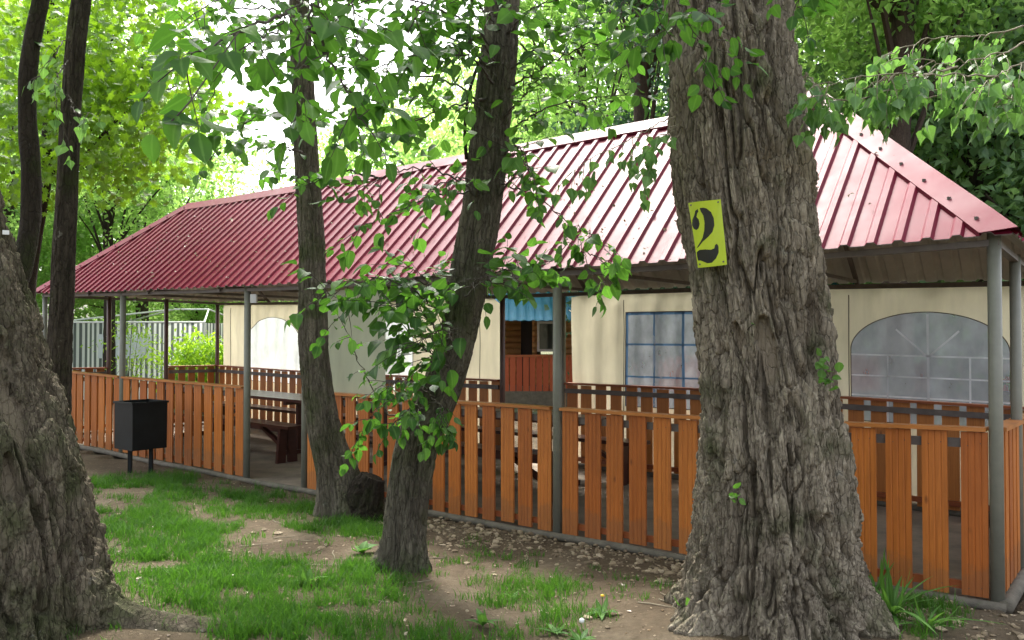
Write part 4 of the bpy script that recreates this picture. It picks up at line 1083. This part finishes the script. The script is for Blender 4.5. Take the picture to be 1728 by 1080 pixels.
# corners as seen on the trunk, wrapped round its axis
cxs = np.interp; Zt = 4.7
pxl = 1162+16*Vv; pxr = 1218+8*Vv; pX = pxl + (pxr-pxl)*Uu; pY = (342+110*Vv) + (-7+2*Vv)*Uu
axp = np.interp(pY, [20, 150, 300, 430, 600], [1229, 1238, 1251, 1268, 1291]); Rw = .428
hgt = EYE + (HOR-pY)/F_PX*4.42
axX = (axp-CX)/F_PX*Zt
yy_ = np.full_like(pX, 4.42)
for _ in range(6):
    X = (pX-CX)/F_PX*yy_; dx = np.clip((X-axX)/Rw, -.985, .985); yy_ = Zt - Rw*np.sqrt(1-dx**2)
X = (pX-CX)/F_PX*yy_; hgt = EYE + (HOR-pY)/F_PX*yy_
curl = .010*np.sin(Uu*5+Vv*3) + .02*np.clip(Uu-.85, 0, 1)*6*Vv*.3
SV = np.stack([X, yy_-curl, hgt], -1)
inn = np.zeros(Uu.shape, bool)
for poly in sign_outline(): inn |= inside(Uu, Vv, poly)
i0 = (np.arange(sg_h-1)[:, None]*sg_w + np.arange(sg_w-1)[None]).ravel()
SF = np.stack([i0, i0+sg_w, i0+sg_w+1, i0+1], 1)
nV = SV.reshape(-1, 3); back = nV + np.array([.0005, .0015, 0])
M['sign_yellow'] = paint("yellow_sign_sheet", (.50, .62, .035), .28, 0, .06, 9, .1)
M['sign_black'] = paint("black_sign_ink", (.014, .018, .016), .3, 0, .3, 8, .1)
mi = np.concatenate([inn[:-1, :-1].ravel().astype(int), np.zeros(len(SF))])
so_ = make_mesh("number_sign", np.vstack([nV, back]), np.vstack([SF, SF[:, ::-1]+len(nV)]), [M['sign_yellow'], M['sign_black']], None, True, mi)
for (a_, b__) in ((.08, .04), (.92, .04), (.1, .95), (.9, .95)):
    i_, j_ = int(b__*(sg_h-1)), int(a_*(sg_w-1)); mb = MB(); q = SV[i_, j_]; mb.tube([q+np.array([0, .02, 0]), q+np.array([-.001, -.004, 0])], .0045, 8); mb.build("nail", M['steel'], so_)
tag(so_, "yellow sheet with a black stencilled number 2 on the thick trunk", "sign")
# white tag on the old tree
mb = MB(); mb.box(at(8, 392, 4.33), (.03, .02, .022), .5); tag(mb.build("paper_tag", M['white']), "tiny white tag fixed to the mossy old trunk", "tag")

# ------------------------------------------------------------------ background: tents, cabin, bush
def at_b(px, Z, z): return np.array([(px-CX)/F_PX*Z, Z, z])
def stripe_mat():
    m, t, b = new_mat("striped_canvas")
    a = attr(t, "rnd")
    k = math_(t, 'GREATER_THAN', a, .5)
    t.links.new(mixc(t, k, (.80, .82, .81), (.14, .16, .16)), b.inputs["Base Color"]); b.inputs["Roughness"].default_value = .7
    tl = N(t, "ShaderNodeBsdfTranslucent"); t.links.new(mixc(t, k, (.80, .82, .81), (.14, .16, .16)), tl.inputs[0])
    mx = N(t, "ShaderNodeMixShader"); mx.inputs[0].default_value = .6
    t.links.new(b.outputs[0], mx.inputs[1]); t.links.new(tl.outputs[0], mx.inputs[2]); t.links.new(mx.outputs[0], t.nodes["Material Output"].inputs[0])
    return m
M['stripe'] = stripe_mat()
ZT = 20.0; tx0, tx1 = (95-CX)/F_PX*ZT, (345-CX)/F_PX*ZT
tent = empty("striped_tent", ((tx0+tx1)/2, ZT, 0), "grey and white striped tent wall with a white frame behind the pavilion", "tent")
xs = np.arange(tx0, tx1, .0375); ns = len(xs); V = []; A = []; F = []
def tent_wall(x0, x1, y0, y1, n):
    V = []; A = []; F = []; k = 0
    for i in range(n):
        for (q, c) in ((i/n, i % 2), ((i+1)/n, i % 2)):
            x = x0+(x1-x0)*q; y = y0+(y1-y0)*q + .03*math.sin(q*40)
            V += [(x, y, .05), (x, y, 1.9)]; A += [c, c]
        F.append((4*i, 4*i+2, 4*i+3, 4*i+1))
    return V, F, A
V, F, A = tent_wall(tx0, tx1, ZT, ZT, 58); make_mesh("striped_wall", V, F, M['stripe'], tent, False, attrs={"rnd": A})
V, F, A = tent_wall(tx0, tx0+.5, ZT, ZT+3.2, 40); make_mesh("striped_wall", V, F, M['stripe'], tent, False, attrs={"rnd": A})
V, F, A = tent_wall(tx1, tx1+.5, ZT, ZT+3.2, 40); make_mesh("striped_wall", V, F, M['stripe'], tent, False, attrs={"rnd": A})
mb = MB(); a0 = at_b(166, ZT-.05, 1.05); a1 = at_b(256, ZT-.05, 1.62)
mb.box(((a0[0]+a1[0])/2, ZT-.05, 1.34), (a1[0]-a0[0], .012, .58)); mb.build("window_film", M['film_white'], tent)
mb = MB()
pk_ = np.array([(tx0+tx1)/2+.4, ZT+1.6, 2.28]); pk2 = pk_ + np.array([.9, 0, 0])
for c, q in (((tx0, ZT, 1.92), pk_), ((tx1, ZT, 1.92), pk2), ((tx0, ZT+3.2, 1.92), pk_), ((tx1, ZT+3.2, 1.92), pk2)):
    mb.tube([c, q], .022, 6); mb.tube([(c[0], c[1], 0), c], .022, 6)
mb.tube([pk_, pk2], .022, 6); mb.tube([(tx0, ZT, 1.92), (tx1, ZT, 1.92)], .022, 6); mb.tube([(tx0, ZT+3.2, 1.92), (tx1, ZT+3.2, 1.92)], .02, 6)
mb.build("tent_frame", M['white'], tent)

# cabin with blue roof
ZC = 19.0
log_m = wood("log_wall_wood", (.44, .23, .085), (.54, .30, .11), .6, 's')
M['red_wood'] = wood("red_stained_wood", (.34, .058, .018), (.42, .085, .026), .5)
M['dark_int'] = paint("dark_doorway", (.02, .016, .013), .8)
M['glass'] = paint("window_glass", (.05, .07, .06), .06, 0, .1, 2)
cab = empty("log_cabin", (3.0, ZC+2, 0), "log cabin with a blue metal roof and red porch fence behind the pavilion", "cabin")
cx0, cx1 = -1.6, 13.6
mb = MB()
def gap(x0, x1, skip):
    segs = [(x0, x1)]
    for a, b_ in skip:
        segs = [q for s_ in segs for q in ((s_[0], min(s_[1], a)), (max(s_[0], b_), s_[1])) if q[1]-q[0] > .02]
    return segs
opens = [(.22, .50, 0.35, 1.95), (.62, 1.1, 1.2, 1.95), (3.5, 4.4, 1.2, 1.95)]
for i in range(12):
    z = .38+i*.15+.075
    sk = [(a, b_) for a, b_, z0, z1 in opens if z0-.05 < z < z1+.02]
    for a, b_ in gap(cx0, cx1, sk): mb.tube([(a, ZC+1.6, z), ((a+b_)/2, ZC+1.6, z), (b_, ZC+1.6, z)], .079, 10)
mb.build("log_wall", log_m, cab, True)
mb = MB()
for xx in (cx0, cx1):
    for i in range(12): mb.tube([(xx, ZC+1.6, .45+i*.15), (xx, ZC+5, .45+i*.15)], .079, 10)
mb.build("log_wall", log_m, cab, True)
mb = MB(); mb.box((.36, ZC+1.62, 1.15), (.28, .05, 1.6)); mb.build("door", M['dark_int'], cab)
for a, b_, z0, z1 in opens[1:]:
    mb = MB(); mb.box(((a+b_)/2, ZC+1.6, (z0+z1)/2), (b_-a-.1, .02, z1-z0-.1)); w_ = mb.build("window", M['glass'], cab)
    mb = MB()
    for c, d in ((((a+b_)/2, ZC+1.56, z0+.03), (b_-a, .06, .06)), (((a+b_)/2, ZC+1.56, z1-.03), (b_-a, .06, .06)), ((a+.03, ZC+1.56, (z0+z1)/2), (.06, .06, z1-z0-.12)), ((b_-.03, ZC+1.56, (z0+z1)/2), (.06, .06, z1-z0-.12))): mb.box(c, d)
    o = mb.build("window_frame", M['white'], cab); 
mb = MB(); mb.box(((cx0+cx1)/2, ZC+1.0, .17), (cx1-cx0+.3, 2.6, .34)); mb.build("base", M['concrete'], cab)
V = []; n = int((cx1-cx0+.8)/.05)
for i in range(n+1):
    x = cx0-.4+i*.05; h = .014 if i % 4 in (1, 2) else 0
    V += [(x, ZC-.35, 1.93+h), (x, ZC+2.8, 3.35+h)]
V = np.array(V); V2 = V-np.array([0, 0, .01]); F = [(2*i, 2*i+2, 2*i+3, 2*i+1) for i in range(n)]
make_mesh("roof", np.vstack([V, V2]), F+[tuple(len(V)+k for k in f[::-1]) for f in F], M['blue_roof'], cab)
V3 = np.array([(x, 2*(ZC+2.8)-y, z) for x, y, z in V]); V4 = V3-np.array([0, 0, .01])
make_mesh("roof", np.vstack([V3, V4]), F+[tuple(len(V)+k for k in f[::-1]) for f in F], M['blue_roof'], cab)
mb = MB(); x = cx0+.05
while x < cx1-.1:
    mb.box((x+.065, ZC-.2, .72), (.13, .025, .78)); x += .15
mb.build("porch_fence", M['red_wood'], cab)
mb = MB(); mb.box(((cx0+cx1)/2, ZC-.2, 1.135), (cx1-cx0, .07, .05)); mb.build("porch_rail", M['rail'], cab)
for x in np.linspace(cx0+.1, cx1-.1, 7):
    mb = MB(); mb.box((x, ZC-.12, 1.13), (.09, .09, 1.6)); mb.build("porch_post", M['red_wood'], cab)

# ------------------------------------------------------------------ background vegetation
GBG = "trees standing behind the pavilion"
def tree_proto(seed, mat, h, crown_c, crown_r, ncl, per, size, tr=.2, bark='bark_far', lean=0.0, cl=.7):
    root = bpy.data.objects.new("background_tree", None); COL.objects.link(root)
    r = np.random.default_rng(seed)
    top = crown_c[2]+crown_r[2]*.5
    pts = [(0, 0, -.2), (lean*.3, 0, top*.3), (lean*.5+.1, .1, top*.6), (lean, 0, top)]
    V, F, B, _ = trunk_geo(pts, [tr*1.3, tr, tr*.75, tr*.3], 24, 60, seed, .02, 8, .4, 2.5, 1.2, lump=.08)
    make_mesh("trunk", V, F, M[bark], root, True, attrs={"bare": B})
    lv = Leaves(T_FAR); cs = crown_mass(lv, crown_c, crown_r, ncl, per, size, seed, cl)
    mb = MB()
    for c in cs[::max(1, ncl//22)]:
        k = r.uniform(.3, .85); b0 = np.array([np.interp(k, [0, 1], [0, lean]), 0, top*k])
        if c[2] < b0[2]-.5: b0[2] = max(1.0, c[2]-.8)
        m_ = (b0+c)/2 + np.array([0, 0, .25]); mb.tube(smooth_path([b0, m_, c], 8), np.linspace(tr*.3, .012, 8), 5, False)
    mb.build("limb", M[bark], root)
    lv.build("crown", mat, root)
    return root
def copy_tree(root, loc, rz, sc, label, group=GBG, name=None, cat="tree"):
    r = root.copy(); COL.objects.link(r); r.location = Vector(loc); r.rotation_euler = (0, 0, rz); r.scale = (sc, sc, sc)
    if name: r.name = name
    tag(r, label, cat, group)
    for ch in list(root.children):
        c = ch.copy(); COL.objects.link(c); c.parent = r
    return r
protos = {
    'tall': tree_proto(101, 'leaf_far', 13, (0, 0, 8.2), (3.6, 3.6, 6.0), 330, 64, .165, .19),
    'tall2': tree_proto(102, 'leaf_far', 13, (0, 0, 10.8), (3.4, 3.4, 4.4), 280, 64, .165, .21),
    'round': tree_proto(103, 'leaf_far', 7, (0, 0, 4.3), (2.9, 2.9, 3.6), 260, 60, .14, .14),
    'pale': tree_proto(104, 'leaf_far_pale', 6, (0, 0, 3.6), (2.6, 2.6, 3.0), 230, 56, .13, .12),
    'fir': tree_proto(105, 'leaf_fir', 12, (0, 0, 7.0), (2.0, 2.0, 6.4), 300, 60, .14, .16, cl=.5),
    'thin': tree_proto(106, 'leaf_far', 13, (0, 0, 9.0), (2.6, 2.6, 5.0), 200, 56, .16, .13, 'bark_dark'),
}
used = set()
def bgt(px, Z, proto, sc, label, rz=None):
    loc = ((px-CX)/F_PX*Z, Z, -.1); rz = rng.uniform(0, 6.28) if rz is None else rz
    p = protos[proto]
    return copy_tree(p, loc, rz, sc, label)
for a in [
    (1514, 13.5, 'tall2', .95, "tall tree with a bare grey trunk just behind the roof hip"), (1592, 18, 'tall2', 1.0, "tall dark-trunked tree second from the roof hip"),
    (1655, 16, 'thin', 1.0, "slim dark tree with side branches above the roof corner"), (1740, 21, 'tall', 1.0, "dense tall tree at the far right edge behind the roof corner"),
    (1440, 23, 'tall', 1.05, "dense green tree filling the gap between thick trunk and roof peak"), (1690, 27, 'tall', 1.2, "tallest dense tree far behind the roof corner"),
    (1560, 29, 'tall', 1.25, "dense tree far behind the bare grey trunk"), (1320, 27, 'tall', 1.2, "dense tree hidden partly behind the thick furrowed trunk"),
    (1092, 15, 'fir', 1.0, "reddish-brown trunked conifer behind the roof ridge"), (1190, 20, 'fir', 1.1, "conifer close to the thick furrowed trunk behind the ridge"),
    (985, 21, 'tall', .95, "green tree behind the ridge between leaning trunk and conifer"), (1050, 28, 'tall', 1.2, "big pale green tree far behind the conifer"),
    (900, 27, 'round', 1.5, "rounded green tree behind the ridge beside the leaning trunk"), (760, 32, 'tall', .85, "distant tree seen between the two slim trunks"),
    (660, 30, 'round', 1.25, "rounded tree low behind the ridge between the slim trunks"), (560, 33, 'pale', 1.05, "pale green tree behind the ridge left of the slim trunk"),
    (430, 30, 'pale', 1.05, "low pale tree under the bright gap in the sky"), (330, 27, 'round', .85, "mid-green tree behind the roof's left hip"),
    (240, 24, 'round', 1.15, "fuller mid-green tree above the left hip with drooping crown"), (184, 19, 'thin', .8, "thin tree whose bare trunk stands above the left roof end"),
    (100, 26, 'tall', .9, "tall green tree behind the slender dark stem"), (10, 21, 'tall', .8, "green tree at the far left edge behind the old trunk"),
    (-90, 24, 'tall', 1.0, "tall tree beyond the left edge behind the old trunk"), (270, 38, 'pale', 1.15, "distant pale tree behind the striped tent"),
    (500, 44, 'round', 1.1, "distant rounded tree beyond the bright arched curtain"), (820, 44, 'tall', 1.2, "very distant tall tree behind the leaning trunk"),
    (1625, 19, 'pale', 1.6, "leafy young tree low behind the roof hip"), (1735, 17, 'pale', 1.7, "paler young tree behind the roof corner"),
    (1850, 18, 'tall', 1.1, "tall tree beyond the right edge"),
]: bgt(*a)
for p in protos.values():
    for c in list(p.children): bpy.data.objects.remove(c)
    bpy.data.objects.remove(p)

# yellow-green maple
mp = empty("maple_tree", (-6.6, 11.5, 0), "sunlit yellow-green maple behind the dark stems", "tree")
limb(mp, [(-6.6, 11.5, -.1), (-6.7, 11.4, 2), (-6.4, 11.4, 4.2), (-6.3, 11.3, 7)], .16, .05, 'bark_dark', "trunk", 16, 9, 30)
TP = MB(); LV = Leaves(T_MAPLE)
def maple_cl(n, x0, x1, y0, y1, z0, z1, per, seed, size=.13):
    r = np.random.default_rng(seed)
    for i in range(n):
        px = r.uniform(x0, x1); py = r.uniform(y0, y1); Z = r.uniform(z0, z1)
        c = at(px, py, Z)
        o = c + r.normal(0, .22, (per, 3))*np.array([1.3, 1.3, .6])
        a = unit(r.normal(0, .6, o.shape)+np.array([0, -.2, -.7])); n_ = unit(r.normal(0, .5, o.shape)+np.array([0, -.35, .8]))
        LV.add(o, a, n_, size*r.uniform(.7, 1.2, per), np.clip(r.random()*.5+r.random(per)*.5, 0, 1))
maple_cl(150, -60, 240, -80, 190, 9.5, 13, 22, 21); maple_cl(70, 120, 330, -80, 230, 9, 12, 20, 22); maple_cl(55, 130, 240, 150, 320, 9.5, 12, 20, 23); maple_cl(45, -60, 110, 150, 330, 9.5, 12, 20, 24)
maple_cl(45, 230, 330, -60, 300, 10, 13, 10, 25)
for q in [[(100, 330, 11.4), (150, 250, 10.8), (220, 180, 10.3), (300, 140, 10)], [(95, 300, 11.4), (40, 220, 11), (-10, 160, 11)], [(100, 260, 11.4), (160, 120, 10.8), (200, 30, 10.5)], [(98, 280, 11.4), (170, 210, 10.8), (190, 260, 10.5)], [(120, 120, 11), (200, 100, 10.5), (260, 120, 10.3)]]:
    TP.tube(smooth_path(bpx(q), 14), np.linspace(.035, .008, 14), 6, False)
TP.build("branch", M['bark_dark'], mp); LV.build("foliage", 'leaf_maple', mp)

# bush beyond the left end, young leafy stems in front of the tent
def bush(name, c, rad, ncl, per, size, mat, label, cat, seed):
    root = empty(name, (c[0], c[1], 0), label, cat)
    lv = Leaves(T_NARROW if 'leaf_bush' == mat else T_FAR); cs = crown_mass(lv, c, rad, ncl, per, size, seed, .28, .2)
    mb = MB()
    for q in cs[::6]: mb.tube(smooth_path([(c[0], c[1], 0), ((c[0]+q[0])/2, (c[1]+q[1])/2, c[2]*.7), q], 6), np.linspace(.012, .003, 6), 4, False)
    mb.build("stem", M['twig'], root); lv.build("foliage", mat, root); return root
bc = at(325, 592, 17.3)
bush("bush", (bc[0], 17.3, .95), (.72, .8, .85), 210, 30, .12, 'leaf_bush', "yellow-green sunlit bush beside the striped tent", "bush", 31)
bush("sapling", (at(215, 590, 18.5)[0], 18.5, 1.2), (.75, .4, .7), 40, 12, .10, 'leaf_bush', "thin sapling with sparse leaves before the striped tent", "sapling", 32)

# ------------------------------------------------------------------ grass, gravel, weeds, litter
def visible_pts(n, x0, x1, y0, y1, seed):
    r = np.random.default_rng(seed); return r.uniform(x0, x1, n), r.uniform(y0, y1, n), r
def blades(x, y, h, w, r, lean=.75):
    n = len(x); z = ground_z(x, y); th = r.uniform(0, 6.283, n); ph = r.uniform(0, 6.283, n)
    side = np.stack([np.cos(th), np.sin(th), 0*th], 1)*w[:, None]/2; ln = np.stack([np.cos(ph), np.sin(ph), 0*ph], 1)*(h*lean*r.uniform(.2, 1.2, n))[:, None]
    b0 = np.stack([x, y, z-.005], 1); up = np.array([0, 0, 1.0])
    m1 = b0 + ln*.25 + up*(h*.5)[:, None]; tip = b0 + ln + up*(h*.92)[:, None]
    V = np.stack([b0-side, b0+side, m1+side*.8, m1-side*.8, tip], 1).reshape(-1, 3)
    k = np.arange(n)[:, None]*5
    F = np.concatenate([k+np.array([[0, 1, 2]]), k+np.array([[0, 2, 3]]), k+np.array([[3, 2, 4]])])
    return V, F
x, y, r = visible_pts(900000, -6.5, 3.6, 3.9, 10.6, 41)
gm = grass_mask(x, y); cl = fbm(x*9, y*9); keep = (r.random(len(x)) < (gm**1.2)*np.clip((cl-.22)*2.8, .08, 1)*1.1) 
inf = np.abs(x)*F_PX/y < 950; keep &= inf
x, y = x[keep], y[keep]; hh = (.03+.085*r.random(len(x))**1.6)*(.35+1.3*fbm(x*3.5, y*3.5)); 
V, F = blades(x, y, hh, r.uniform(.003, .0075, len(x)), r)
# loose tufts on the bare earth
tc = np.stack([r.uniform(-4.2, 3.2, 900), r.uniform(4.0, 8.5, 900)], 1); kk = (to_st(tc[:, 0], tc[:, 1])[1] < -.55) & (fbm(tc[:, 0]*1.3+3, tc[:, 1]*1.3) > .44); tc = tc[kk][:330]
tx = np.repeat(tc[:, 0], 22) + r.normal(0, .035, len(tc)*22); ty = np.repeat(tc[:, 1], 22) + r.normal(0, .035, len(tc)*22)
th_ = np.repeat(r.uniform(.025, .085, len(tc)), 22)*r.uniform(.5, 1.2, len(tx))
x = np.concatenate([x, tx]); y = np.concatenate([y, ty]); hh = np.concatenate([hh, th_])
V, F = blades(x, y, hh, r.uniform(.003, .0075, len(x)), r)
print("blades", len(x))
tag(make_mesh("grass", V, F, M['grass'], None, False, attrs={"rnd": np.repeat(np.clip(fbm(x*1.5, y*1.5)*.8+r.random(len(x))*.4-.1, 0, 1), 5)}), "short green grass growing in patches on bare earth", "grass", kind="stuff")

ico = bmesh.new(); bmesh.ops.create_icosphere(ico, subdivisions=1, radius=1.0); ico.verts.ensure_lookup_table()
IV = np.array([v.co[:] for v in ico.verts]); IF = np.array([[v.index for v in f.verts] for f in ico.faces]); ico.free()
def stones(x, y, s, r, name, label):
    n = len(x); z = ground_z(x, y); q = 1 + r.normal(0, .18, (n, len(IV), 1)); sc = np.stack([s*r.uniform(.8, 1.5, n), s*r.uniform(.7, 1.1, n), s*r.uniform(.4, .8, n)], 1)
    v = IV[None]*q*sc[:, None]; a = r.uniform(0, 6.28, n); c, sn = np.cos(a)[:, None], np.sin(a)[:, None]
    v = np.stack([v[..., 0]*c - v[..., 1]*sn, v[..., 0]*sn + v[..., 1]*c, v[..., 2]], -1) + np.stack([x, y, z+s*.15], 1)[:, None]
    F = (np.arange(n)[:, None, None]*len(IV) + IF[None]).reshape(-1, 3)
    return tag(make_mesh(name, v.reshape(-1, 3), F, M['stone'], None, False, attrs={"rnd": np.repeat(r.random(n), len(IV))}), label, "gravel", kind="stuff")
r = np.random.default_rng(51); n = 5200
s_ = r.uniform(.2, 6.0, n); t_ = -.1 - np.abs(r.normal(0, .34, n)); x = C0[0]+s_*U[0]+t_*NN[0]; y = C0[1]+s_*U[1]+t_*NN[1]
k = r.random(n) < np.clip(.2+1.6*(fbm(x*2.2, y*2.2)-.32), .05, 1)*np.interp(s_, [0, 1.2, 3.5, 5, 6], [.9, 1, .8, .5, .1]); x, y = x[k], y[k]
x2 = r.uniform(2.1, 3.5, 260); y2 = r.uniform(4.2, 5.0, 260); x3 = r.uniform(-4, 3, 420); y3 = r.uniform(4.2, 8, 420); k3 = to_st(x3, y3)[1] < -.15
x = np.concatenate([x, x2, x3[k3]]); y = np.concatenate([y, y2, y3[k3]]); k = to_st(x, y)[1] < -.08; x, y = x[k], y[k]
stones(x, y, .006+.026*r.random(len(x))**2.8, r, "gravel", "pale gravel scattered along the kerb under the fence")

# small weeds
def weed(px, py, n, L, label, tmpl=T_NARROW, upright=.6, name="weed", mat='weed', cat="weed"):
    g = gp(px, py); g[2] = float(ground_z(g[0], g[1])); lv = Leaves(tmpl)
    for i in range(n):
        a = 6.283*i/n + rng.normal(0, .3); d = np.array([math.cos(a), math.sin(a), upright*rng.uniform(.5, 1.6)])
        lv.add(g + np.array([0, 0, .005]), d, np.array([-math.cos(a)*.5, -math.sin(a)*.5, 1]), L*rng.uniform(.6, 1.1))
    o = lv.build(name, mat, None); tag(o, label, cat); return g
weed(1500, 1045, 22, .34, "tall grassy weed with long pale blades at the foot of the thick trunk", T_BLADE, 1.5); weed(1560, 1062, 16, .24, "second long-bladed weed between thick trunk and corner post", T_BLADE, 1.1)
weed(1472, 995, 18, .26, "small grassy weed tucked against the thick trunk's right side", T_BLADE, 1.3)
weed(612, 925, 7, .13, "broad-leaved weed beside the leaning trunk's base", T_ELM, .9); weed(68, 1062, 5, .12, "small broad-leaved weed in front of the mossy trunk", T_ELM, 1.2)
weed(520, 985, 8, .12, "broad weed in the thick of the grass patch", T_NARROW, .8); weed(815, 1050, 7, .14, "upright weed in the sparse grass by the picture's lower edge", T_NARROW, 1.2)
weed(700, 880, 6, .1, "low broad weed on the earth behind the leaning trunk", T_ELM, .7); weed(935, 1062, 7, .10, "flat weed beside the dandelion clock", T_NARROW, .5); weed(865, 1000, 6, .10, "thin weed near the gravel edge", T_NARROW, 1.0); weed(1165, 1050, 6, .2, "grassy weed on the thick trunk's left root", T_NARROW, 1.2)
def dandelion(px, py, label, head):
    g = gp(px, py); g[2] = float(ground_z(g[0], g[1])); root = empty("dandelion", g, label, "dandelion", "dandelions in the sparse grass")
    lv = Leaves(T_NARROW)
    for i in range(8):
        a = i*.785+rng.normal(0, .2); lv.add(g+np.array([0, 0, .004]), np.array([math.cos(a), math.sin(a), .5]), np.array([0, 0, 1.0]), .11*rng.uniform(.7, 1.1))
    lv.build("leaf", 'weed', root)
    mb = MB(); top = g+np.array([.01, 0, .11]); mb.tube([g, g+np.array([.008, 0, .06]), top], .002, 5); mb.build("stem", M['weed'], root)
    v = IV*(.016 if head == 'clock' else .013)*np.array([1, 1, 1 if head == 'clock' else .6]); k = top + v
    make_mesh("flower_head", k, [tuple(f) for f in IF], M['white' if head == 'clock' else 'dand'], root, True)
M['dand'] = paint("dandelion_yellow", (.75, .50, .02), .6)
dandelion(978, 1075, "dandelion with a round white seed clock in the sparse grass", 'clock'); dandelion(1013, 1032, "dandelion with a yellow flower near the thick trunk's root", 'flower')
# dead leaves and twigs on the earth
r = np.random.default_rng(61); n = 1500; x = r.uniform(-5, 3.2, n); y = r.uniform(4.1, 9.5, n); k = to_st(x, y)[1] < -.15; x, y = x[k], y[k]
M['litter'] = leaf_mat("dead_leaf", [(0, (.10, .06, .03)), (.6, (.22, .15, .08)), (1, (.42, .36, .26))], .1, (.2, .12, .05))
lv = Leaves(T_FAR); d = np.stack([r.normal(0, 1, len(x)), r.normal(0, 1, len(x)), r.normal(0, .15, len(x))], 1)
lv.add(np.stack([x, y, ground_z(x, y)+.006], 1), d, np.array([0, 0, 1.0])+r.normal(0, .25, (len(x), 3)), r.uniform(.012, .04, len(x)))
tag(lv.build("leaf_litter", 'litter', None), "dry leaf scraps scattered over the bare earth", "leaf litter", kind="stuff")

r = np.random.default_rng(63); mb = MB()
for i in range(130):
    x0, y0 = r.uniform(-4.5, 3), r.uniform(4.2, 8.5)
    if to_st(x0, y0)[1] < -.3:
        a = r.uniform(0, 6.28); L = r.uniform(.06, .30); p = [(x0+math.cos(a)*L*k + r.normal(0, .006), y0+math.sin(a)*L*k + r.normal(0, .006)) for k in (0, .33, .66, 1)]
        mb.tube([(u, v, float(ground_z(u, v))+.007) for u, v in p], [.004, .0035, .003, .0018], 5)
tag(mb.build("twig_litter", M['twig_pale']), "dry broken twigs scattered on the bare earth", "twigs", kind="stuff")

# bits fallen on the roof
r = np.random.default_rng(67); n = 420; s_ = r.uniform(.4, LEN-.4, n); t_ = r.uniform(-.08, 1.35, n); k = (s_ > t_+.1) & (s_ < LEN-t_-.1); s_, t_ = s_[k], t_[k]
z = EZ + (RZf(s_)-EZ)*(t_+OV)/(HW+OV) + .028; lv = Leaves(T_FAR); n0 = np.array([NN[0]*-.64, NN[1]*-.64, .77])
lv.add(P(s_, t_, z), np.stack([r.normal(0, 1, len(s_)), r.normal(0, .6, len(s_)), r.normal(0, .8, len(s_))], 1), n0+r.normal(0, .12, (len(s_), 3)), r.uniform(.012, .045, len(s_)))
tag(lv.build("roof_litter", 'litter', None), "small dead leaves and seeds lying on the red roof", "leaf litter", kind="stuff")
